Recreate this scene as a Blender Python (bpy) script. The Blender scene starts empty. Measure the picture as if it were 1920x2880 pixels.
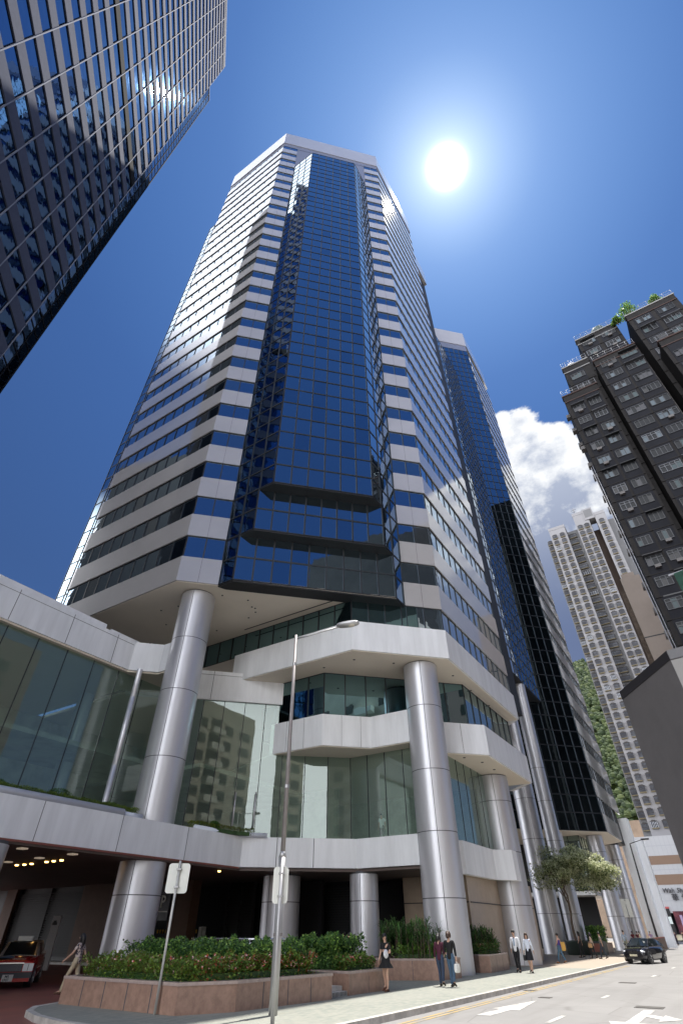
import bpy, bmesh, math, random
from math import sin, cos, radians, pi, sqrt, atan2, hypot
from mathutils import Vector, Matrix
random.seed(7)
SC = bpy.context.scene
COL = SC.collection
AL = 32.75          # the building grid is turned this many degrees from the view
PITCH = 40.02

# ---------------- camera
cam = bpy.data.cameras.new('camera'); camo = bpy.data.objects.new('camera', cam); COL.objects.link(camo)
camo.location = (0, 0, 1.65)
camo.rotation_euler = (radians(90 + PITCH), 0, radians(AL))
cam.sensor_fit = 'VERTICAL'; cam.sensor_height = 36.0; cam.lens = 36.0 * 1405.04 / 2880.0
cam.shift_x = 3.5 / 2880.0
cam.clip_start = 0.1; cam.clip_end = 3000
SC.camera = camo

# ---------------- sun direction: almost along the street, high in front of the camera
SUN_AZ, SUN_EL = radians(0.65), radians(71.8)
SUNV = Vector((sin(SUN_AZ) * cos(SUN_EL), cos(SUN_AZ) * cos(SUN_EL), sin(SUN_EL)))
sl = bpy.data.lights.new('sun', 'SUN'); sl.energy = 3.9; sl.angle = radians(0.53); sl.color = (1.0, .95, .87)
so = bpy.data.objects.new('sun', sl); COL.objects.link(so); so.location = (0, 0, 300)
so.rotation_euler = SUNV.to_track_quat('Z', 'Y').to_euler()

# ---------------- sky
W = bpy.data.worlds.new('World'); SC.world = W; W.use_nodes = True
nt = W.node_tree; nt.nodes.clear()
class NG:
    """small helper for building node maths"""
    def __init__(s, nt): s.nt = nt
    def n(s, t, **k):
        o = s.nt.nodes.new(t)
        for a, b in k.items(): setattr(o, a, b)
        return o
    def put(s, sock, v):
        if isinstance(v, bpy.types.NodeSocket): s.nt.links.new(v, sock)
        elif v is not None: sock.default_value = v
    def m(s, op, a, b=None, c=None, clamp=False):
        o = s.n('ShaderNodeMath', operation=op); o.use_clamp = clamp
        s.put(o.inputs[0], a)
        if b is not None: s.put(o.inputs[1], b)
        if c is not None: s.put(o.inputs[2], c)
        return o.outputs[0]
    def vm(s, op, a, b=None):
        o = s.n('ShaderNodeVectorMath', operation=op); s.put(o.inputs[0], a)
        if b is not None: s.put(o.inputs[1], b)
        return o.outputs['Value'] if op in ('DOT_PRODUCT', 'LENGTH', 'DISTANCE') else o.outputs[0]
    def mix(s, f, a, b, mode='MIX'):
        o = s.n('ShaderNodeMix', data_type='RGBA', blend_type=mode)
        s.put(o.inputs[0], f); s.put(o.inputs[6], a); s.put(o.inputs[7], b)
        return o.outputs[2]
    def noise(s, vec, scale, detail=4, rough=.5, dist=0):
        o = s.n('ShaderNodeTexNoise'); s.put(o.inputs['Vector'], vec)
        o.inputs['Scale'].default_value = scale; o.inputs['Detail'].default_value = detail
        o.inputs['Roughness'].default_value = rough; o.inputs['Distortion'].default_value = dist
        return o.outputs['Fac']
    def rng(s, v, a, b, c=0., d=1., smooth=True):
        o = s.n('ShaderNodeMapRange'); o.interpolation_type = 'SMOOTHSTEP' if smooth else 'LINEAR'
        s.put(o.inputs[0], v); s.put(o.inputs[1], a); s.put(o.inputs[2], b)
        s.put(o.inputs[3], c); s.put(o.inputs[4], d)
        return o.outputs[0]
g = NG(nt); SKYK = 5.0
out = g.n('ShaderNodeOutputWorld'); bg = g.n('ShaderNodeBackground'); nt.links.new(bg.outputs[0], out.inputs[0])
sky = g.n('ShaderNodeTexSky'); sky.sky_type = 'NISHITA'; sky.sun_disc = False
sky.sun_elevation = SUN_EL; sky.sun_rotation = SUN_AZ; sky.altitude = 0; sky.air_density = 1.0; sky.dust_density = 0.4; sky.ozone_density = 3.0
tc = g.n('ShaderNodeTexCoord'); D = g.vm('NORMALIZE', tc.outputs['Generated'])
sep = g.n('ShaderNodeSeparateXYZ'); nt.links.new(D, sep.inputs[0]); dx, dy, dz = sep.outputs
hs = g.n('ShaderNodeHueSaturation'); hs.inputs['Saturation'].default_value = 1.22; hs.inputs['Value'].default_value = 1.0
nt.links.new(sky.outputs[0], hs.inputs['Color'])
# glare round the sun (units of the sky texture; the Background strength is 0.1)
ang = g.m('ARCCOSINE', g.m('MINIMUM', g.vm('DOT_PRODUCT', D, tuple(SUNV)), 1.0))       # radians from the sun
core = g.m('MULTIPLY', 70., g.m('EXPONENT', g.m('MULTIPLY', g.m('POWER', g.m('DIVIDE', ang, .0165), 2.), -1.)))
halo = g.m('MULTIPLY', 4.6, g.m('EXPONENT', g.m('MULTIPLY', ang, -23.)))
def rgb(c): return (c[0], c[1], c[2], 1)
cr = g.n('ShaderNodeValToRGB'); nt.links.new(g.m('DIVIDE', ang, 1.6), cr.inputs[0]); el = cr.color_ramp.elements
el[0].position = .03; el[0].color = rgb((.24, .49, .90)); el[1].position = 1.; el[1].color = rgb((.030, .058, .17))
for ps, c in ((.09, (.13, .33, .74)), (.22, (.066, .185, .50)), (.40, (.040, .108, .33)), (.62, (.032, .070, .215))):
    e_ = el.new(ps); e_.color = rgb(c)
lowsky = g.rng(dz, .36, .02, 0., .7)
clear = g.mix(lowsky, cr.outputs[0], rgb((.22, .33, .60)))
# the ramp is the photograph's deep, polarised blue; the physical sky stays in as a quarter of it
base = g.mix(.15, g.mix(1., clear, rgb((SKYK, SKYK, SKYK)), 'MULTIPLY'), hs.outputs[0])
glow = g.mix(1., rgb((1, .98, .95)), g.m('ADD', core, halo), 'MULTIPLY')
skyc = g.mix(1., base, glow, 'ADD')
# cumulus above the far end of the street, laid out in X = dx/dy, Z = dz/dy
dyc = g.m('MAXIMUM', dy, .05)
cX = g.m('DIVIDE', dx, dyc); cZ = g.m('DIVIDE', dz, dyc)
cv = g.n('ShaderNodeCombineXYZ'); nt.links.new(cX, cv.inputs[0]); nt.links.new(cZ, cv.inputs[1])
nz1 = g.noise(cv.outputs[0], 11., 8, .62); nz2 = g.noise(cv.outputs[0], 3.2, 5, .55)
d = None
for (x, z, r) in ((-.03, .70, .12), (-.12, .74, .16), (-.13, .52, .3), (-.1, .38, .3), (.1, .4, .3), (-.115, 1.03, .085), (-.07, 1.055, .055), (-.03, .93, .085), (-.085, .93, .12), (.055, .83, .065),
                  (.12, .82, .09), (-.06, .80, .13), (.05, .70, .14), (-.14, .86, .12), (-.10, .62, .22), (.1, .6, .2), (-.05, .45, .2), (-.22, .74, .2), (.25, .7, .25)):
    e = g.m('SUBTRACT', r, g.m('SQRT', g.m('ADD', g.m('POWER', g.m('SUBTRACT', cX, x), 2.), g.m('POWER', g.m('SUBTRACT', cZ, z), 2.))))
    d = e if d is None else g.m('MAXIMUM', d, e)
dd = g.m('ADD', d, g.m('MULTIPLY', g.m('SUBTRACT', nz1, .5), .11))
dens = g.rng(dd, -.004, .014)
dens = g.m('MULTIPLY', dens, g.rng(cZ, .16, .34))
dens = g.m('MULTIPLY', dens, g.rng(dy, .08, .2))
lit = g.m('ADD', g.m('MULTIPLY', g.m('SUBTRACT', nz1, .50), 4.2), g.rng(g.m('ADD', cZ, g.m('MULTIPLY', g.m('SUBTRACT', nz2, .5), .9)), .58, 1.06), clamp=True)
edge = g.rng(dd, .055, .0)
lit = g.m('ADD', lit, g.m('MULTIPLY', edge, .45), clamp=True)
shade = g.mix(g.rng(cZ, .42, .92), rgb((.75, 1.0, 1.75)), rgb((2.5, 2.8, 3.5)))
cloudc = g.mix(g.m('MULTIPLY', lit, g.rng(cZ, .52, .72)), shade, rgb((5.1, 5.2, 5.3)))
skyc = g.mix(dens, skyc, cloudc)
# big bright clouds added unseen behind the camera as fill light and for reflections, and thin veils
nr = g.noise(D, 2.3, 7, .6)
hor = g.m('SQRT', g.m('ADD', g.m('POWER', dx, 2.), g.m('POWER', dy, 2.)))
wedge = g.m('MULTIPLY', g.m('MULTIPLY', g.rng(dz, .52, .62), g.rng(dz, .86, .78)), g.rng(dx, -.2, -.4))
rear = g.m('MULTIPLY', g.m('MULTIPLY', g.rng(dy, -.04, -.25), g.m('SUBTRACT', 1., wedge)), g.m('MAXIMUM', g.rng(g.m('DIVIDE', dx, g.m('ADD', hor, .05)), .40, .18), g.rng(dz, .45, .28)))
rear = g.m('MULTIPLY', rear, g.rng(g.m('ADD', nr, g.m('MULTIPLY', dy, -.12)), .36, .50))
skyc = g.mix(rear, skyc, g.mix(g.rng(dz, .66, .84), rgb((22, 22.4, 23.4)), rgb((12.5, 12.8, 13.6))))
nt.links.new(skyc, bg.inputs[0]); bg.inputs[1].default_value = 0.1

SC.view_settings.view_transform = 'Standard'; SC.view_settings.look = 'None'
SC.view_settings.exposure = 1.0; SC.view_settings.gamma = 1
SC.render.engine = 'CYCLES'
SC.cycles.max_bounces = 7; SC.cycles.diffuse_bounces = 3; SC.cycles.glossy_bounces = 4; SC.cycles.transmission_bounces = 6
SC.cycles.transparent_max_bounces = 12; SC.cycles.caustics_reflective = False; SC.cycles.caustics_refractive = False
SC.cycles.sample_clamp_indirect = 6.0; SC.cycles.use_denoising = True

# ---------------- materials
def mat(name, col, rough=.6, metal=0., spec=.5, var=0., vscale=3., bump=0., bscale=20., coat=0., emit=None, stretch=None, col2=None, thr=None, cior=1.5):
    m = bpy.data.materials.new(name); m.use_nodes = True
    t = m.node_tree; b = t.nodes['Principled BSDF']; q = NG(t)
    b.inputs['Base Color'].default_value = rgb(col); b.inputs['Roughness'].default_value = rough
    b.inputs['Metallic'].default_value = metal; b.inputs['Specular IOR Level'].default_value = spec
    b.inputs['Coat Weight'].default_value = coat; b.inputs['Coat IOR'].default_value = cior
    if emit: b.inputs['Emission Color'].default_value = rgb(emit[0]); b.inputs['Emission Strength'].default_value = emit[1]
    if var or bump or col2:
        c = q.n('ShaderNodeTexCoord'); v = c.outputs['Object']
        if stretch:
            mp = q.n('ShaderNodeMapping'); mp.inputs['Scale'].default_value = stretch; t.links.new(v, mp.inputs[0]); v = mp.outputs[0]
        if col2:
            f = q.noise(v, vscale, 5, .6); lo, hi = thr or (.4, .6)
            cc = q.mix(q.rng(f, lo, hi), rgb(col), rgb(col2)); t.links.new(cc, b.inputs['Base Color'])
        elif var:
            f = q.noise(v, vscale, 6, .65)
            cc = q.mix(q.rng(f, .25, .75, 0, 1), rgb([x * (1 - var) for x in col]), rgb([min(1, x * (1 + var)) for x in col]))
            t.links.new(cc, b.inputs['Base Color'])
        if bump:
            bp = q.n('ShaderNodeBump'); bp.inputs['Strength'].default_value = bump; bp.inputs['Distance'].default_value = .02
            t.links.new(q.noise(v, bscale, 4, .6), bp.inputs['Height']); t.links.new(bp.outputs[0], b.inputs['Normal'])
    return m
def mirror_glass(name, col, rough=.02, wave=.10, dark=(.01, .015, .02), ior=1.9, graz=(.93, .97, 1)):
    """coated curtain-wall glass: dark body under a tinted mirror coat, slightly wavy from pane to pane"""
    m = bpy.data.materials.new(name); m.use_nodes = True; t = m.node_tree; t.nodes.clear(); q = NG(t)
    o = q.n('ShaderNodeOutputMaterial'); mx = q.n('ShaderNodeMixShader')
    df = q.n('ShaderNodeBsdfDiffuse'); df.inputs[0].default_value = rgb(dark)
    gl = q.n('ShaderNodeBsdfGlossy'); gl.inputs['Roughness'].default_value = rough
    c = q.n('ShaderNodeTexCoord')
    lw = q.n('ShaderNodeFresnel'); lw.inputs['IOR'].default_value = ior
    t.links.new(q.mix(q.rng(lw.outputs[0], .12, .75, 0, 1, False), rgb(col), rgb(graz)), gl.inputs[0])
    bp = q.n('ShaderNodeBump'); bp.inputs['Strength'].default_value = wave; bp.inputs['Distance'].default_value = .06
    t.links.new(q.noise(c.outputs['Object'], .75, 2, .5), bp.inputs['Height']); t.links.new(bp.outputs[0], gl.inputs['Normal'])
    mx.inputs[0].default_value = .94
    t.links.new(df.outputs[0], mx.inputs[1]); t.links.new(gl.outputs[0], mx.inputs[2]); t.links.new(mx.outputs[0], o.inputs[0])
    return m
def clear_glass(name, tint, refl=.25, wave=.03):
    m = bpy.data.materials.new(name); m.use_nodes = True; t = m.node_tree; t.nodes.clear(); q = NG(t)
    o = q.n('ShaderNodeOutputMaterial'); mx = q.n('ShaderNodeMixShader')
    tr = q.n('ShaderNodeBsdfTransparent'); tr.inputs[0].default_value = rgb(tint)
    gl = q.n('ShaderNodeBsdfGlossy'); gl.inputs['Roughness'].default_value = .01; gl.inputs[0].default_value = rgb((.9, 1, .95))
    fr = q.n('ShaderNodeFresnel'); fr.inputs['IOR'].default_value = 1.5
    c = q.n('ShaderNodeTexCoord'); bp = q.n('ShaderNodeBump'); bp.inputs['Strength'].default_value = wave; bp.inputs['Distance'].default_value = .05
    t.links.new(q.noise(c.outputs['Object'], .6, 2, .5), bp.inputs['Height']); t.links.new(bp.outputs[0], gl.inputs['Normal'])
    t.links.new(q.m('ADD', fr.outputs[0], refl, clamp=True), mx.inputs[0])
    m2 = q.n('ShaderNodeMixShader'); df = q.n('ShaderNodeBsdfDiffuse'); df.inputs[0].default_value = rgb((.46, .62, .53)); m2.inputs[0].default_value = .19
    t.links.new(tr.outputs[0], m2.inputs[1]); t.links.new(df.outputs[0], m2.inputs[2])      # faint body colour and a pale veil painted in to brighten the dark lobby
    t.links.new(m2.outputs[0], mx.inputs[1]); t.links.new(gl.outputs[0], mx.inputs[2]); t.links.new(mx.outputs[0], o.inputs[0])
    return m
M = {}
M['panel'] = mat('spandrel_panel', (.50, .485, .49), .30, 0, .5, var=.05, vscale=.35, bump=.015, bscale=2, coat=1., cior=2.7)
M['white'] = mat('podium_panel', (.84, .855, .875), .42, 0, .5, var=.09, vscale=1.5, bump=.02, bscale=3, stretch=(1, 1, .14))
M['joint'] = mat('panel_joint', (.10, .10, .11), .8)
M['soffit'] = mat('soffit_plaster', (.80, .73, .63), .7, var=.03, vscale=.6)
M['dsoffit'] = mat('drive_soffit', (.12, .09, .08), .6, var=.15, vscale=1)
M['steel'] = mat('column_cladding', (.60, .60, .63), .40, .6, .5, var=.04, vscale=1.5, bump=.01, bscale=4, stretch=(1, 1, .15))
M['glass'] = mirror_glass('tower_glass', (.38, .51, .63))
M['glass2'] = mirror_glass('bay_glass', (.38, .52, .62), wave=.07)
M['glass_alt'] = mirror_glass('tower_glass_blind', (.46, .54, .60), rough=.05, wave=.22)
M['glass2_alt'] = mirror_glass('bay_glass_odd', (.31, .44, .55), wave=.2)
M['glass3'] = mirror_glass('left_tower_glass', (.035, .065, .13), wave=.2, graz=(.10, .18, .32))
M['wglass'] = mirror_glass('low_window_glass', (.20, .34, .38), wave=.05, dark=(.01, .02, .02))
M['lobby'] = clear_glass('lobby_glass', (.68, .84, .76), refl=.06)
M['mull'] = mat('dark_mullion', (.025, .028, .032), .4)
M['mull2'] = mat('pale_mullion', (.35, .36, .40), .4)
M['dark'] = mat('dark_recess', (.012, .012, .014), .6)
M['bluestrip'] = mat('blue_grey_strip', (.16, .18, .26), .4)
M['brown'] = mat('brown_stone', (.12, .068, .045), .6, 0, .15, var=.12, vscale=2, bump=.02)
M['granite'] = mat('planter_granite', (.34, .215, .165), .32, 0, .5, var=.22, vscale=5, bump=.03, bscale=40)
M['granitetop'] = mat('planter_coping', (.42, .33, .30), .22, var=.12, vscale=9)
M['beige'] = mat('beige_stone', (.42, .33, .25), .3, var=.08, vscale=2)

# ---------------- mesh helpers
class MB:
    def __init__(s): s.v = []; s.f = []; s.mi = []; s.mats = []; s.sm = []
    def mid(s, m):
        if m not in s.mats: s.mats.append(m)
        return s.mats.index(m)
    def face(s, pts, m, smooth=False):
        i = len(s.v); s.v += [tuple(p) for p in pts]; s.f.append(tuple(range(i, i + len(pts)))); s.mi.append(s.mid(m)); s.sm.append(smooth)
    def box(s, a, b, m, rot=0., c=None):
        x0, y0, z0 = a; x1, y1, z1 = b
        P = [(x0, y0), (x1, y0), (x1, y1), (x0, y1)]
        if rot:
            cx, cy = c or ((x0 + x1) / 2, (y0 + y1) / 2)
            P = [(cx + (x - cx) * cos(rot) - (y - cy) * sin(rot), cy + (x - cx) * sin(rot) + (y - cy) * cos(rot)) for x, y in P]
        s.prism(P, z0, z1, m)
    def prism(s, P, z0, z1, m, top=True, bot=True, mtop=None):
        ar = sum(P[i][0] * P[(i + 1) % len(P)][1] - P[(i + 1) % len(P)][0] * P[i][1] for i in range(len(P)))
        if ar < 0: P = P[::-1]
        n = len(P); i = len(s.v); k = s.mid(m)
        s.v += [(x, y, z0) for x, y in P] + [(x, y, z1) for x, y in P]
        for j in range(n):
            s.f.append((i + j, i + (j + 1) % n, i + n + (j + 1) % n, i + n + j)); s.mi.append(k); s.sm.append(False)
        if top: s.f.append(tuple(i + n + j for j in range(n))); s.mi.append(s.mid(mtop or m)); s.sm.append(False)
        if bot: s.f.append(tuple(i + n - 1 - j for j in range(n))); s.mi.append(k); s.sm.append(False)
    def seg(s, p, q, z0, z1, m, t=.1, out=0.):
        """wall piece along p->q, from `out` outside the line to `t` thick; outside is right of p->q"""
        dx, dy = q[0] - p[0], q[1] - p[1]; L = hypot(dx, dy); nx, ny = dy / L, -dx / L
        s.prism([(p[0] + nx * out, p[1] + ny * out), (q[0] + nx * out, q[1] + ny * out),
                 (q[0] + nx * (out - t), q[1] + ny * (out - t)), (p[0] + nx * (out - t), p[1] + ny * (out - t))], z0, z1, m)
    def tube(s, pts, r, m, n=10, smooth=True, caps=True):
        rs = r if isinstance(r, (list, tuple)) else [r] * len(pts)
        pts = [Vector(p) for p in pts]; i0 = len(s.v); k = s.mid(m); up = None
        for j, p in enumerate(pts):
            d = (pts[min(j + 1, len(pts) - 1)] - pts[max(j - 1, 0)]).normalized()
            a = Vector((0, 0, 1)) if abs(d.z) < .9 else Vector((1, 0, 0))
            if up is not None: a = up
            u = d.cross(a).normalized(); w = u.cross(d).normalized(); up = w
            for t in range(n):
                an = 2 * pi * t / n; s.v.append(tuple(p + (u * cos(an) + w * sin(an)) * rs[j]))
        for j in range(len(pts) - 1):
            for t in range(n):
                a = i0 + j * n + t; b = i0 + j * n + (t + 1) % n
                s.f.append((a, a + n, b + n, b)); s.mi.append(k); s.sm.append(smooth)
        if caps:
            s.f.append(tuple(i0 + t for t in range(n))); s.mi.append(k); s.sm.append(False)
            s.f.append(tuple(i0 + (len(pts) - 1) * n + t for t in reversed(range(n)))); s.mi.append(k); s.sm.append(False)
    def lathe(s, prof, m, c=(0, 0, 0), n=32, mf=None, smooth=True):
        """prof: list of (r, z)"""
        i0 = len(s.v); k = s.mid(m)
        for r, z in prof:
            for t in range(n): s.v.append((c[0] + r * cos(2 * pi * t / n), c[1] + r * sin(2 * pi * t / n), c[2] + z))
        for j in range(len(prof) - 1):
            kk = s.mid(mf(j)) if mf else k
            for t in range(n):
                a = i0 + j * n + t; b = i0 + j * n + (t + 1) % n
                s.f.append((a, b, b + n, a + n)); s.mi.append(kk); s.sm.append(smooth)
    def ball(s, c, r, m, n=10, k=6):
        rr = r if isinstance(r, (tuple, list)) else (r, r, r)
        i0 = len(s.v); q = s.mid(m)
        for j in range(k + 1):
            a = pi * j / k
            for t in range(n):
                b = 2 * pi * t / n
                s.v.append((c[0] + rr[0] * sin(a) * cos(b), c[1] + rr[1] * sin(a) * sin(b), c[2] + rr[2] * cos(a)))
        for j in range(k):
            for t in range(n):
                a = i0 + j * n + t; b = i0 + j * n + (t + 1) % n
                s.f.append((a, a + n, b + n, b)); s.mi.append(q); s.sm.append(True)
    def build(s, name, parent=None, off=None):
        me = bpy.data.meshes.new(name)
        o = Vector(off) if off is not None else (parent_world(parent) if parent is not None else Vector((0, 0, 0)))
        me.from_pydata([(x - o.x, y - o.y, z - o.z) for x, y, z in s.v], [], s.f)
        for m in s.mats: me.materials.append(m)
        me.polygons.foreach_set('material_index', s.mi); me.polygons.foreach_set('use_smooth', s.sm)
        me.update()
        ob = bpy.data.objects.new(name, me); COL.objects.link(ob)
        if parent is not None: ob.parent = parent
        return ob
def parent_world(p):
    v = Vector((0, 0, 0))
    while p is not None: v += Vector(p.location); p = p.parent
    return v
def tag(o, label=None, cat=None, group=None, kind=None):
    if label: o['label'] = label
    if cat: o['category'] = cat
    if group: o['group'] = group
    if kind: o['kind'] = kind
    return o
def thing(name, label, cat, loc=(0, 0, 0), group=None):
    o = bpy.data.objects.new(name, None); COL.objects.link(o); o.location = loc; o.empty_display_size = .3
    return tag(o, label, cat, group)
def whole(name, mb, label, cat, loc, group=None):
    """a thing that is a single mesh, its origin at its base"""
    o = mb.build(name, off=loc); o.location = loc
    return tag(o, label, cat, group)
def struct(name, mb):
    o = mb.build(name); o['kind'] = 'structure'; return o
def lin(p, q, t): return (p[0] + (q[0] - p[0]) * t, p[1] + (q[1] - p[1]) * t)
def offset(path, d):
    """offset an open polyline to its right by d, mitred"""
    out = []
    for i, p in enumerate(path):
        ns = []
        if i > 0: a = path[i - 1]; L = hypot(p[0] - a[0], p[1] - a[1]); ns.append(((p[1] - a[1]) / L, -(p[0] - a[0]) / L))
        if i < len(path) - 1: b = path[i + 1]; L = hypot(b[0] - p[0], b[1] - p[1]); ns.append(((b[1] - p[1]) / L, -(b[0] - p[0]) / L))
        nx = sum(n[0] for n in ns) / len(ns); ny = sum(n[1] for n in ns) / len(ns); k = nx * nx + ny * ny
        out.append((p[0] + nx * d / k, p[1] + ny * d / k))
    return out
def strip(mb, path, z0, z1, m, out=.12, inn=-.05):
    """a solid band following a polyline"""
    a, b = offset(path, out), offset(path, inn)
    for i in range(len(path) - 1):
        mb.prism([a[i], a[i + 1], b[i + 1], b[i]], z0, z1, m)
def panes(mb, path, z0, z1, cols, m, mm, w=.09, rows=1, proud=.05, edge=True, hw=None):
    """glass with mullions along a polyline; cols = pane width in metres"""
    hw = hw or w
    for i in range(len(path) - 1):
        p, q = path[i], path[i + 1]; L = hypot(q[0] - p[0], q[1] - p[1]); n = max(1, round(L / cols))
        for c in range(n):
            a, b = lin(p, q, c / n), lin(p, q, (c + 1) / n)
            for r in range(rows):
                za, zb = z0 + (z1 - z0) * r / rows, z0 + (z1 - z0) * (r + 1) / rows
                mg = m
                if m is M['glass'] and random.random() < .13: mg = M['glass_alt']
                elif m is M['glass2'] and random.random() < .10: mg = M['glass2_alt']
                # each pane is tilted by a hair, as real panes are, so reflections break at the joints
                dx, dy = (q[1] - p[1]) / L, -(q[0] - p[0]) / L; t = [random.uniform(-.004, .004) for _ in range(3)]
                mb.face([(a[0] + dx * t[0], a[1] + dy * t[0], za), (b[0] + dx * t[1], b[1] + dy * t[1], za),
                         (b[0] + dx * t[2], b[1] + dy * t[2], zb), (a[0] + dx * (t[0] + t[2] - t[1]), a[1] + dy * (t[0] + t[2] - t[1]), zb)], mg)
        for c in range(n + 1):
            if not edge and c in (0, n): continue
            c0 = lin(p, q, max(0, c / n - w / 2 / L)); c1 = lin(p, q, min(1, c / n + w / 2 / L))
            mb.seg(c0, c1, z0, z1, mm, t=proud + .02, out=proud)
        for r in range(rows + 1):
            zc = z0 + (z1 - z0) * r / rows
            za, zb = max(z0, zc - hw / 2), min(z1, zc + hw / 2)
            mb.seg(p, q, za, zb, mm, t=proud + .012, out=proud - .008)
# =====================================================================  MAIN TOWER
FL = 3.88; Z0 = 20.0
A0, A1, A2, A3 = (-39.3, 18.5), (-25.15, 18.5), (-11.7, 31.95), (-11.7, 47.0)
I1, I2 = (-23.2, 20.45), (-13.65, 30.0)
T1 = thing('office_tower', 'tallest central glass office tower with chamfered corner, white floor bands and projecting blue glass bay', 'skyscraper', (-25, 32, 0))
TOPF = 25
def tower_parts():
    mb = MB()   # dark body behind the glass
    body = [(-39.1, 18.9), (-25.3, 18.9), (-23.4, 20.8), (-14.0, 30.2), (-12.1, 32.1), (-12.1, 46.8), (-14.1, 48.8), (-14.1, 60), (-45, 60), (-45, 24.6)]
    mb.prism(body, 20.3, 128.6, M['dark']); mb.build('core', T1)
    for k in range(TOPF + 1):
        z = Z0 + FL * k
        lb = MB(); strip(lb, [A0, A1, I1], z, z + 2.0, M['panel'])
        for p, q, n in ((A1, I1, 2),):
            for c in range(1, n):
                a, b = lin(p, q, c / n - .004), lin(p, q, c / n + .004); lb.seg(a, b, z + .01, z + 1.99, M['joint'], t=.02, out=.124)
        lb.build('spandrel_band', T1)
        rb = MB(); strip(rb, [I2, A2, A3], z, z + 2.0, M['panel'])
        a, b = lin(I2, A2, .496), lin(I2, A2, .504); rb.seg(a, b, z + .01, z + 1.99, M['joint'], t=.02, out=.124)
        rb.build('spandrel_band', T1)
        wl = MB(); panes(wl, [A0, A1, I1], z + 2.0, z + FL, 1.4, M['glass'], M['mull'], w=.08); wl.build('window', T1)
        wr = MB(); panes(wr, [I2, A2, A3], z + 2.0, z + FL, 1.38, M['glass'], M['mull'], w=.08); wr.build('window', T1)
    wr = MB(); panes(wr, [(-13.6, 30.0), A2, A3], 18.12, 20.0, 1.38, M['glass'], M['mull'], w=.08); wr.build('window', T1)
    pa = MB(); strip(pa, [A0, A1, A2, A3, (-13.65, 48.95), (-13.65, 60)], 122.6, 129.1, M['panel'], out=.16, inn=-.6)
    strip(pa, [(-41.2, 20.4), A0], 122.6, 129.1, M['panel'], out=.16, inn=-.6)
    pa.build('parapet', T1)
    st = MB(); strip(st, [A0, A1, A2, A3], 120.88, 122.6, M['bluestrip'], out=.0, inn=-.3); st.build('top_recess', T1)
    # glass bay on the chamfer, in three steps
    for k, z0, z1 in ((-42.3, 20.0, 23.85), (-41.0, 23.85, 27.76), (-39.6, 27.76, 110.0)):
        path = [I1, (k + 20.45, 20.45), (-13.65, -13.65 - k), I2]
        rows = round((z1 - z0) / 1.94)
        for i in range(3):
            b = MB(); seg = path[i:i + 2]
            panes(b, seg, z0, z1, 1.3, M['glass2'], M['mull'], w=.11, rows=rows, proud=.05, hw=.11)
            b.build('bay_glazing', T1)
        b = MB()
        inner = [(-23.0, 21.0), (-14.2, 29.8)]
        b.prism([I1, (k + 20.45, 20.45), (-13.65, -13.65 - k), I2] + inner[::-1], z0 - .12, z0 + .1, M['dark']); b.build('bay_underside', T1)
        if z1 > 100:
            b = MB(); b.prism([I1, (k + 20.45, 20.45), (-13.65, -13.65 - k), I2] + inner[::-1], 110.0, 110.3, M['bluestrip']); b.build('bay_roof', T1)
    b = MB(); strip(b, [I1, I2], 109.0, 122.6, M['bluestrip'], out=-.05, inn=-.4); b.build('bay_recess', T1)
    # side bay seen edge-on at the far left, and the linking wing at the right
    for path, z0, z1, nm in (([(-45.2, 20.45), (-41.25, 20.45)], 23.9, 113.5, 'side_bay_glazing'),):
        b = MB(); panes(b, path, z0, z1, 1.33, M['glass2'], M['mull'], w=.1, rows=round((z1 - z0) / 1.94), hw=.1)
        b.box((-45.2, 20.5, z0), (-41, 27, z1), M['dark']); b.build(nm, T1)
    b = MB(); strip(b, [(-41.25, 20.45), A0], 20, 122.6, M['dark'], out=-.02, inn=-.5)
    for k in range(TOPF + 1): strip(b, [(-41.25, 20.45), A0], Z0 + FL * k, Z0 + FL * k + 2, M['panel'])
    b.build('corner_bands', T1)
    # soffit under the whole tower at level 20
    sf = MB()
    sf.prism([A0, A1, I1, (-21.85, 20.45), (-13.65, 28.65), I2, A2, (-11.7, 33), (-40, 33)], 19.96, 20.1, M['soffit'])
    for i in range(26):
        t, u = random.random(), random.random(); x = -38 + 22 * t; y = max(19.2, x + 44.2) + 0.4
        y += (26.5 - y) * u
        if y < 26.6: sf.lathe([(0, -.02), (.07, -.02), (.07, .02)], M['mull'], (x, y, 19.95), 8)
    for p, q in (((-26, 26.4), (-17.0, 26.4)), ((-16.6, 26.6), (-14.0, 29.2))):
        sf.seg(p, q, 19.94, 19.965, M['mull'], t=.09, out=.0)
    sf.build('soffit', T1)
tower_parts()

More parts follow.
